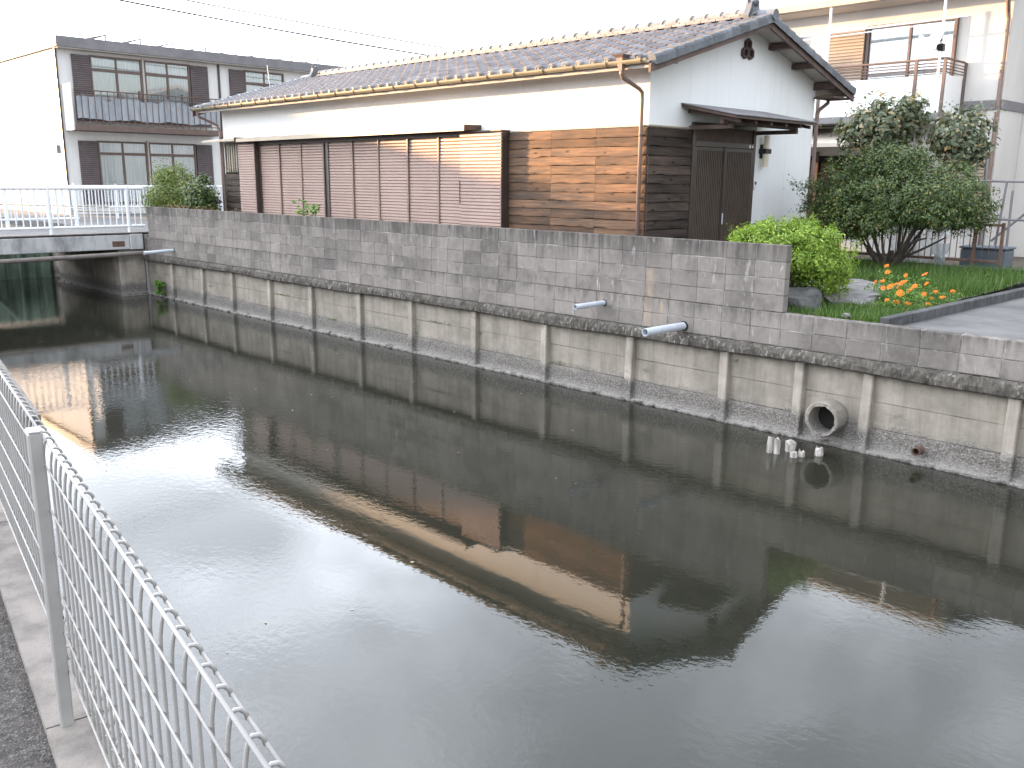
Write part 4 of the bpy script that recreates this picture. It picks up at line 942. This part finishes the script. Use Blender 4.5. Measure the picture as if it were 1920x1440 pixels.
# clutter behind the fence
tk = thing('blue_container', 'blue grey plastic container behind the metal fence', 'container', (-5.45, 16.9, 1.45))
m = MB(); m.cbox(-.36, .36, -.25, .25, 0, .42, .02); m.obj('tub', BLUE, tk); m = MB(); m.cbox(-.38, .38, -.27, .27, .422, .46, .01); m.obj('rim', BLUE, tk)
def film(label, cx, cy, wd, z0, z1, seed):
    rr = random.Random(seed); m = MB(); k_ = 16; l_ = 8
    for j in range(l_+1):
        for i in range(k_+1):
            u = i/k_-.5; v = j/l_; sq = .35+.65*v
            m.v.append((u*wd*sq+rr.uniform(-.02, .02), .10*math.sin(i*1.3+seed)+rr.uniform(-.03, .03), z0+(z1-z0)*v-cy*0+rr.uniform(-.01, .01)))
    m.f = [(j*(k_+1)+i, j*(k_+1)+i+1, (j+1)*(k_+1)+i+1, (j+1)*(k_+1)+i) for j in range(l_) for i in range(k_)]
    o = m.obj('plastic_sheet', FILM, smooth=True); o.location = (cx, cy, 0); tag(o, label, 'plastic sheet')
film('crumpled clear plastic sheet hanging over the fence by the blue container', -5.75, 15.62, .28, 1.60, 2.0, 3); film('wide clear plastic sheet behind the fence beside the tree', -6.5, 16.4, 1.3, 1.5, 2.2, 9)
tf = thing('pipe_trellis', 'grey pipe frame for growing plants behind the metal fence', 'frame', (-5.6, 17.8, 1.4))
for p in ([(-1.2, 0, 1.62), (1.6, 0, 1.60)], [(-.05, 0, 0), (.05, 0, 1.62)], [(-.25, .0, 0.2), (-.32, 0, 2.0)], [(.18, 0, .0), (.16, 0, 1.45)], [(-.1, 0, .55), (.75, 0, 1.4)], [(-.4, 0, .95), (1.3, 0, .93)], [(-.9, 0, 0), (-.9, 0, 1.62)], [(1.2, .3, 0), (1.1, .3, 1.9)]):
    m = MB(); m.tube(p, .022, 8); m.obj('pole', GREYM, tf)

# ------------------------------------------------------------------ near mesh fence
nf = thing('mesh_fence', 'grey coated steel mesh fence with rolled top along the near canal edge', 'fence', tuple(P0), math.atan2(FU.y, FU.x))
# local frame: x along FU (towards the bridge), +y on one side; find which side is the water
loc_n = Matrix.Rotation(-math.atan2(FU.y, FU.x), 3, 'Z') @ FN; WS = 1 if loc_n.y > 0 else -1
po = -.008*WS
pt = MB(); pt.cbox(-.02, .02, po-.0195, po+.0195, -.02, .935, .005); ptm = pt.mesh('post', FENCEM)
cpm = MB(); cpm.cbox(-.022, .022, po-.0215, po+.0215, .936, .946, .004); cpm = cpm.mesh('cap', WHITE)
mo = .017*WS
def arc(p, q, r_, k=3): return [(p[0]+(q[0]-p[0])*u+r_[0]*math.sin(math.pi*u), p[1]+(q[1]-p[1])*u+r_[1]*math.sin(math.pi*u)) for u in [i/k for i in range(1, k+1)]]
W = lambda n_: n_*WS
prof = [(W(.060), .240), (W(.056), .215), (W(.040), .185), (W(.023), .180), (mo, .20), (mo, .27), (mo, .80), (mo, .834), (W(.018), .850), (W(.0215), .875), (W(.025), .891), (W(.031), .898), (W(.040), .896), (W(.047), .888), (W(.050), .877)]
vw = MB(); vw.tube([(0, y_, z_) for y_, z_ in prof], .0040, 8); vwm = vw.mesh('upright_wire', FENCEM)
for p in vwm.polygons: p.use_smooth = True
hz = [(W(.0105), z_, .0030) for z_ in (.31, .44, .57, .70, .834)]+[(W(.024), .897, .0042), (W(.050), .880, .0036), (W(.060), .235, .003), (W(.014), .178, .003)]
for b_ in range(-3, 4):
    x0 = b_*2.0
    pp_ = link('post', ptm, nf, (x0, 0, 0)); link('post_cap', cpm, pp_)
    for z_ in (.44, .834): bo_ = MB(); bo_.tube([(.02, po, z_), (.027, po, z_)], .006, 8); link('bolt', bo_.mesh('bolt', PVC), pp_)
    m = MB(); y_, z_, rr = hz[5]; m.tube([(.0, y_, z_), (1.998, y_, z_)], rr, 8); pn = m.obj('mesh_panel', FENCEM, nf, smooth=True); pn.location = (x0, 0, 0)
    for i in range(26): link('upright_wire', vwm, pn, (.06+i*.075, 0, 0))
    for y_, z_, rr in hz[:5]+hz[6:]:
        m = MB(); m.tube([(-.0, y_, z_), (1.998, y_, z_)], rr, 6); m.obj('horizontal_wire', FENCEM, pn, smooth=True)

# ------------------------------------------------------------------ overhead wires along the bridge street
for lab, a_, b_, rr, sg in (('thickest of the dark overhead cables crossing the white sky', (-29, 5, 8.6), (-29, 36, 7.7), .03, .55), ('thin overhead cable above the thickest one', (-29.0, 5, 8.95), (-29, 36, 8.0), .024, .45), ('faint overhead wire lowest of the set', (-29.4, 5, 8.15), (-29.4, 36, 7.85), .016, .4)):
    m = MB(); pts = []
    for i in range(25): u = i/24; p = Vector(a_).lerp(Vector(b_), u); p.z -= sg*4*u*(1-u)*.6; pts.append(tuple(p))
    m.tube(pts, rr, 6); o = m.obj('overhead_wire', BLACK); tag(o, lab, 'wire')

# ------------------------------------------------------------------ houses across the road whose roofs shade the canal
def sunframe(a, s, z): return (a*math.cos(SUN_TH)+s*math.sin(SUN_TH), a*math.sin(SUN_TH)-s*math.cos(SUN_TH), z)
nb_ = thing('pent_roof_house', 'house with a single-pitch roof across the near road, left of the view', 'house', sunframe(-47, -18, 1.3)); NO = -Vector(nb_.location)
def skew(name, mat, parent, O, a0, a1, s0, s1, z0, zt0, zt1):
    m = MB(); m.add([sunframe(a0, s0, z0), sunframe(a1, s0, z0), sunframe(a1, s1, z0), sunframe(a0, s1, z0), sunframe(a0, s0, zt0), sunframe(a1, s0, zt0), sunframe(a1, s1, zt1), sunframe(a0, s1, zt1)], [(3,2,1,0),(4,5,6,7),(0,1,5,4),(1,2,6,5),(2,3,7,6),(3,0,4,7)])
    o = m.obj(name, mat, parent); o.location = O
TA = math.tan(SUN_EL)
def sil(s): return 3.25-.34*(s+16.46)+44*TA
skew('wall', APTW, nb_, NO, -50, -44.3, -23.3, -12.9, 1.2, sil(-23.3)-.2, sil(-12.9)-.2)
skew('roof', GREYM, nb_, NO, -50.3, -44, -23.6, -12.8, sil(-12.8)-.3, sil(-23.6), sil(-12.8))
fb_ = thing('flat_roof_house', 'flat-roofed house across the near road, behind the viewer', 'house', sunframe(-47, -4, 1.3)); NO2 = -Vector(fb_.location)
skew('wall', CREAM, fb_, NO2, -50, -44.25, -13.0, 14, 1.2, 6.3, 6.3); skew('roof', GREYM, fb_, NO2, -50.2, -43.9, -13.05, 14.2, 6.305, 6.7, 6.7)

DSTONE = simple('dark_stone', (.12, .118, .115), (.045, .044, .042), 5, rough=.9, bump=.03, bscale=9)

# ------------------------------------------------------------------ plants
def leaves_mesh(name, centers, normals, size, mat, aspect=.45, jitter=.5, fold=.25):
    n = len(centers)
    nrm = normals+rng.normal(0, jitter, (n, 3)); nrm /= np.linalg.norm(nrm, axis=1)[:, None]
    t = rng.normal(0, 1, (n, 3)); t -= (t*nrm).sum(1)[:, None]*nrm; t /= np.linalg.norm(t, axis=1)[:, None]
    b = np.cross(nrm, t); s = size*rng.uniform(.6, 1.35, n)[:, None]
    base = centers-t*s*.5; tip = centers+t*s*.5-nrm*s*fold*.5
    l = centers+b*s*aspect*.5+nrm*s*fold*.25; r_ = centers-b*s*aspect*.5+nrm*s*fold*.25
    v = np.stack([base, l, tip, r_], 1).reshape(-1, 3)
    me = bpy.data.meshes.new(name); me.vertices.add(4*n); me.vertices.foreach_set('co', v.astype(np.float32).ravel())
    me.loops.add(4*n); me.loops.foreach_set('vertex_index', np.arange(4*n, dtype=np.int32))
    me.polygons.add(n); me.polygons.foreach_set('loop_start', np.arange(0, 4*n, 4, dtype=np.int32)); me.polygons.foreach_set('loop_total', np.full(n, 4, np.int32))
    me.update(calc_edges=True); me.validate(); me.materials.append(mat); return me
def crown(name, lobes, nclump, per, csize, lsize, mat, parent, aspect=.45, inner=.35, sparse=0.0):
    """lobes: (cx,cy,cz,rx,ry,rz,weight); leaf clumps near the lobes' surface, fewer inside"""
    C, Nn = [], []
    wts = np.array([l[6] for l in lobes]); wts = wts/wts.sum()
    for l, k in zip(lobes, (wts*nclump).astype(int)):
        d = rng.normal(0, 1, (k, 3)); d /= np.linalg.norm(d, axis=1)[:, None]
        rad = np.where(rng.random(k) < inner, rng.uniform(.3, .85, k), rng.uniform(.82, 1.06, k))
        bumps = 1+.15*np.sin(d[:, 0]*6+l[0]*9)*np.sin(d[:, 1]*5+l[1])+.11*np.sin(d[:, 2]*9+l[2]*5)+np.where(rng.random(k) < .06, rng.uniform(.05, .22, k), 0)
        cc = np.array(l[:3])+d*np.array(l[3:6])*(rad*bumps)[:, None]
        for c, dd in zip(cc, d):
            m_ = max(4, int(per*rng.uniform(.5, 1.4)))
            off = rng.normal(0, csize*rng.uniform(.6, 1.2), (m_, 3)); C.append(c+off); Nn.append(np.tile(dd*.9+np.array([0, 0, .55]), (m_, 1))+off/csize*.35)
    me = leaves_mesh(name, np.concatenate(C), np.concatenate(Nn), lsize, mat, aspect)
    return link(name, me, parent)
def limb(m, p0, p1, r0, r1, bend=.08, n=6, seg=6):
    p0 = Vector(p0); p1 = Vector(p1); d = p1-p0; o = d.orthogonal().normalized(); o2 = d.cross(o).normalized(); a, b = random.uniform(-1, 1), random.uniform(-1, 1); pts = []; rs = []
    for i in range(seg+1):
        u = i/seg; k = math.sin(u*math.pi)*bend*d.length; pts.append(tuple(p0+d*u+o*a*k+o2*b*k)); rs.append(r0+(r1-r0)*u)
    m.tube(pts, rs, n)
# bright rounded shrub beside the wall end
sh_ = thing('round_shrub', 'bright green rounded shrub at the end of the block wall', 'shrub', (-5.85, 10.72, 1.44))
crown('crown', [(-.05, 0, .66, .72, .62, .38, 3), (.42, .15, .44, .40, .45, .34, 1), (-.45, .05, .70, .34, .40, .26, 1), (.05, .3, .84, .38, .3, .22, .6)], 1300, 26, .042, .047, L_SHRUB, sh_, .42, .35)
m = MB()
for i in range(9):
    an = random.uniform(0, 6.28); limb(m, (.12*math.cos(an), .12*math.sin(an), -.05), (.55*math.cos(an), .5*math.sin(an), .5), .016, .007, .1)
m.obj('stems', BARK, sh_)
# dark dense garden tree
dt = thing('garden_tree', 'dense dark green tree with several trunks in the garden', 'tree', (-6.36, 15.05, 1.57))
crown('crown', [(0, 0, 1.18, 1.22, 1.0, .55, 3.6), (-.8, -.1, 1.18, .70, .8, .55, 1.5), (.72, .05, 1.15, .66, .8, .50, 1.6), (-.1, 0, 1.70, .55, .5, .32, .8), (1.15, .1, .95, .36, .4, .28, .5), (-.35, -.5, .82, .75, .5, .30, 1.1), (.25, -.1, 1.72, .3, .4, .22, .3), (-.35, 0, 1.6, .45, .5, .3, .5)], 2500, 25, .052, .048, L_DARK, dt, .45, .3)
m = MB()
for i in range(11):
    an = i*.6+random.uniform(-.2, .2); rr = random.uniform(.5, 1.1)
    limb(m, (.07*math.cos(an), .06*math.sin(an), -.05), (rr*math.cos(an), .7*rr*math.sin(an), random.uniform(.75, 1.3)), .030, .009, .10)
for an in (2.6, .5, 5.6): limb(m, (0, 0, .1), (.9*math.cos(an), .5*math.sin(an), .55), .03, .012, .1)
limb(m, (0, 0, -.08), (.02, 0, .3), .075, .05, .05); m.obj('trunk', BARK, dt)
# broad-leaved tree behind
pt_ = thing('broad_leaf_tree', 'grey green broad-leaved tree rising behind the dark garden tree', 'tree', (-7.2, 18.1, 1.4))
crown('crown', [(-.85, 0, 2.62, .75, .7, .36, 2), (-.45, 0, 2.92, .5, .5, .22, .7), (.62, .0, 2.45, .50, .6, .38, 1.3), (-1.0, 0, 2.35, .45, .6, .25, .7), (.80, 0, 2.15, .38, .5, .26, .6)], 400, 15, .085, .115, L_PERS, pt_, .55, .35)
m = MB(); limb(m, (0, 0, -.05), (-.05, 0, 1.4), .10, .07, .04)
for p in ((-.9, 0, 2.5), (-.3, .1, 2.9), (.6, 0, 2.3), (.75, -.1, 2.0), (-1.0, -.2, 2.2)): limb(m, (-.05, 0, 1.2), p, .05, .015, .08)
for i in range(26):
    x = random.uniform(-1.5, 1.1); z = (3.0 if x < .1 else 2.75); limb(m, (x*.8, random.uniform(-.2, .2), z-.35), (x*1.08, random.uniform(-.3, .3), z+random.uniform(.0, .28)), .007, .003, .06, 5, 3)
m.obj('trunk', PALEB, pt_)
# twig leaves in the light above the crown
k = 240; xs_ = rng.uniform(-1.6, 1.3, k); cs = np.stack([xs_, rng.uniform(-.3, .3, k), np.where(xs_ < .1, 3.12, 2.85)+rng.uniform(-.25, .22, k)], 1)
link('twig_leaves', leaves_mesh('twig_leaves', cs, np.tile(np.array([0, -.5, .6]), (k, 1)), .075, L_PERS, .5), pt_)
# bushes at the left end of the house
lb = thing('leafy_bush', 'light green feathery bush behind the left end of the block wall', 'bush', (-23.4, 10.55, 1.5))
crown('crown', [(0, 0, .95, 1.0, .6, .62, 3), (-.1, 0, 1.45, .55, .45, .35, 1.2), (.6, 0, .9, .5, .5, .5, 1), (-.65, 0, .8, .5, .5, .45, 1)], 520, 20, .08, .085, L_OLIVE, lb, .28, .35)
m = MB()
for i in range(12): an = i*.55; limb(m, (0, 0, -.05), (.8*math.cos(an), .4*math.sin(an), random.uniform(.9, 1.75)), .02, .005, .08, 5)
m.obj('stems', BARK, lb)
b2_ = thing('dark_bush', 'small dark glossy bush against the left corner of the tiled house', 'bush', (-21.75, 10.45, 1.5))
crown('crown', [(0, 0, .95, .55, .4, .5, 2), (.25, 0, .7, .4, .35, .4, 1)], 260, 20, .06, .085, L_DARK, b2_, .5, .35)
m = MB()
for i in range(7): an = i*.9; limb(m, (0, 0, -.05), (.4*math.cos(an), .3*math.sin(an), 1.1), .016, .005, .08, 5)
m.obj('stems', BARK, b2_)
# small weeds
def weed(name, label, loc, h, spread, nst, lsize, mat, drop=False, cat='weed'):
    t = thing(name, label, cat, loc); m = MB(); C = []
    for i in range(nst):
        an = random.uniform(0, 6.28); rr = random.uniform(.2, 1)*spread; hh = h*random.uniform(.6, 1.0)*(-.2 if drop and random.random() < .4 else 1)
        tip = (rr*math.cos(an), rr*math.sin(an)*.6, hh); limb(m, (random.uniform(-.02, .02), 0, -.02), tip, .005, .002, .1, 5, 4)
        for u in np.linspace(.35, 1, 7): C.append([tip[0]*u+random.gauss(0, lsize*.5), tip[1]*u+random.gauss(0, lsize*.4), tip[2]*u+random.gauss(0, lsize*.3)])
        for q in range(4): C.append([tip[0]+random.gauss(0, lsize*.45), tip[1]+random.gauss(0, lsize*.45), tip[2]+random.gauss(0, lsize*.3)])
    m.obj('stems', L_WEED, t)
    me = leaves_mesh('leaves', np.array(C), np.tile(np.array([0, -.5, .8]), (len(C), 1)), lsize, mat, .55, .5); link('leaves', me, t); return t
weed('tall_weed', 'leafy weed growing behind the block wall in front of the shutters', (-16.0, 9.95, 1.52), 1.06, .42, 11, .11, L_WEED)
weed('wall_weed', 'tuft of green weed at the foot of the wall next to the bridge', (-22.35, YW-.12, .16), .28, .20, 26, .07, L_WEED, True)
for lab, x in (('dry seedling on top of the block wall under the brown shutters', -13.4), ('dry seedling on the wall top near the left shutter box', -18.9)): weed('dry_seedling', lab, (x, YW+.22, 1.9), .42, .12, 6, .03, L_PERS)
# leaf litter line at the wall top on the left
k = 420; cs = np.stack([rng.uniform(-22.9, -20.6, k), rng.uniform(9.85, 10.3, k), rng.uniform(2.14, 2.30, k)], 1)
gl = leaves_mesh('ground_cover', cs, np.tile(np.array([0, -.2, .9]), (k, 1)), .07, m_leaf('dry_leaf', [(0, (.10, .06, .03)), (.6, (.22, .13, .07)), (1, (.12, .14, .04))], .15), .5)
pb = MB(); pb.cbox(-22.9, -20.5, 9.83, 10.35, 1.5, 2.13, .03); o = pb.obj('planting_bed', EARTH); tag(o, 'raised bed of soil with dry leaves behind the left end of the block wall', 'planting bed')
stuff(link('ground_cover', gl, o))
# garden grass
def in_garden(x, yy):
    if yy > 15.5 or x > -4.22+(yy-9.8)*.018 or yy < 9.86 or x < -7.9: return False
    if -6.75 < x < -4.95+.0 and 10.2 < yy < 13.3:
        # clear of the flat stone
        u = ((x+5.75)*math.cos(.62)+(yy-11.95)*math.sin(.62)*-1)/.62; v = ((x+5.75)*math.sin(.62)+(yy-11.95)*math.cos(.62))/1.25
        if u*u+v*v < 1.15: return False
    return True
gm = MB(); cnt = 0
while cnt < 30000:
    x = random.uniform(-7.9, -4.15); yy = 9.86+5.64*random.random()**1.15
    if not in_garden(x, yy): continue
    dens = .35+.65*(math.sin(x*3.1)*math.sin(yy*2.3)+1)/2
    if random.random() > dens: continue
    z = gz(x, yy); h = random.uniform(.05, .15)*(1.25 if yy > 12.5 else .75); an = random.uniform(0, 6.28); w_ = random.uniform(.004, .008); ln_ = random.uniform(.2, .8)*h
    dx, dy = math.cos(an), math.sin(an)
    gm.v += [(x-dy*w_, yy+dx*w_, z-.01), (x+dy*w_, yy-dx*w_, z-.01), (x+dx*ln_, yy+dy*ln_, z+h)]; o_ = len(gm.v)-3; gm.f.append((o_, o_+1, o_+2)); cnt += 1
me = bpy.data.meshes.new('grass'); me.from_pydata(gm.v, [], gm.f); me.materials.append(L_GRASS); stuff(tag(link('grass', me), 'green grass and weeds covering the garden behind the low wall', 'grass'))
# orange flowers
def flower_mesh():
    m = MB(); n = 8
    for q in range(n):
        a = 2*math.pi*q/n; r0, r1 = .010, .040; d = .30
        m.add([(0, 0, 0), (r1*.75*math.cos(a-d), r1*.75*math.sin(a-d), .010), (r1*math.cos(a), r1*math.sin(a), .006), (r1*.75*math.cos(a+d), r1*.75*math.sin(a+d), .010)], [(0, 1, 2, 3)])
    m.tube([(0, 0, .0), (0, 0, .012)], .009, 8); return m.mesh('blossom', ORANGE)
fmesh = flower_mesh()
spots = [(-5.38, 12.73, 1.80), (-4.72, 11.3, 1.75), (-4.81, 11.86, 1.78), (-5.14, 12.78, 1.78), (-4.9, 12.83, 1.80), (-4.52, 11.1, 1.74), (-4.5, 11.5, 1.76), (-4.55, 11.1, 1.60), (-4.62, 11.0, 1.64), (-4.42, 11.6, 1.66), (-4.40, 11.8, 1.62), (-4.46, 11.2, 1.56), (-5.05, 11.6, 1.75), (-5.19, 12.15, 1.76), (-4.85, 11.9, 1.72), (-4.78, 11.6, 1.79), (-4.95, 12.3, 1.74), (-4.5, 12.2, 1.67), (-4.7, 12.4, 1.72), (-4.66, 11.75, 1.70), (-4.6, 11.35, 1.68), (-5.6, 13.2, 1.86), (-4.30, 11.9, 1.60), (-4.36, 12.4, 1.63), (-4.28, 11.4, 1.58), (-4.75, 12.0, 1.66), (-4.9, 11.5, 1.70)]
stm = []
for i, (x, yy, z) in enumerate(spots):
    z -= .10
    t = thing('orange_flower', 'orange cosmos flower on a thin stem in the grass beside the driveway kerb', 'flower', (x, yy, gz(x, yy)), 0, 'orange flowers in the garden'); h = z-gz(x, yy)+random.uniform(.0, .05)
    m = MB(); limb(m, (random.uniform(-.06, .06), random.uniform(-.06, .06), 0), (0, 0, h), .004, .0025, .05, 5, 4); m.obj('stem', L_WEED, t)
    o = link('blossom', fmesh, t, (0, 0, h), (R(random.uniform(25, 60)), 0, random.uniform(-.9, .5))); s_ = random.uniform(.85, 1.35); o.scale = (s_, s_, s_)
    C = np.array([[random.gauss(0, .08), random.gauss(0, .08), random.uniform(.0, h*.85)] for _ in range(90)])
    link('leaves', leaves_mesh('leaves', C, np.tile(np.array([0, -.4, .9]), (90, 1)), .05, L_WEED, .35, .6), t)
# stones
def rock(name, label, loc, sx_, sy_, sz_, seed, flat=False, rz=0):
    rr = random.Random(seed); bm = bmesh.new(); bmesh.ops.create_icosphere(bm, subdivisions=3, radius=1)
    ph = [rr.uniform(0, 6) for _ in range(6)]
    for v in bm.verts:
        c = v.co; k = 1+.13*math.sin(c.x*3+ph[0])*math.sin(c.y*3+ph[1])+.08*math.sin(c.z*5+ph[2]+c.x*4)+rr.uniform(-.02, .02)
        for a in 'xyz':
            e = getattr(c, a); setattr(c, a, math.copysign(abs(e)**.72, e))
        v.co = Vector((c.x*sx_*k, c.y*sy_*k, (min(c.z, .55)*sz_*k if flat else c.z*sz_*k)))
    me = bpy.data.meshes.new(name); bm.to_mesh(me); bm.free(); me.materials.append((DSTONE if 'boulder' in name else STONE)); o = link(name, me, None, loc, (0, 0, rz)); tag(o, label, 'stone')
rock('flat_stone', 'large flat grey stepping stone in the garden behind the shrub', (-5.75, 11.95, 1.50), .58, 1.25, .14, 3, True, .62)
rock('garden_boulder', 'dark angular boulder beside the end of the block wall', (-5.42, 10.35, 1.50), .27, .22, .20, 8)
rock('small_stone', 'small pale stone lying on the low wall edge by the grass', (-4.62, 9.92, 1.47), .05, .04, .03, 5)
# floating specks on the canal
k = 46; fx = rng.uniform(-20, -4.5, k); fy = 1.8+rng.uniform(0, 1, k)*7.3
cs = np.stack([fx, fy, np.full(k, .004)], 1)
stuff(tag(link('floating_leaves', leaves_mesh('floating_leaves', cs, np.tile(np.array([0, 0, 1.0]), (k, 1)), .035, m_leaf('floating_leaf', [(0, (.30, .22, .12)), (.5, (.45, .40, .28)), (1, (.12, .16, .05))], .1), .5, .04, .0)), 'small dry leaves floating on the dark canal water', 'leaves'))
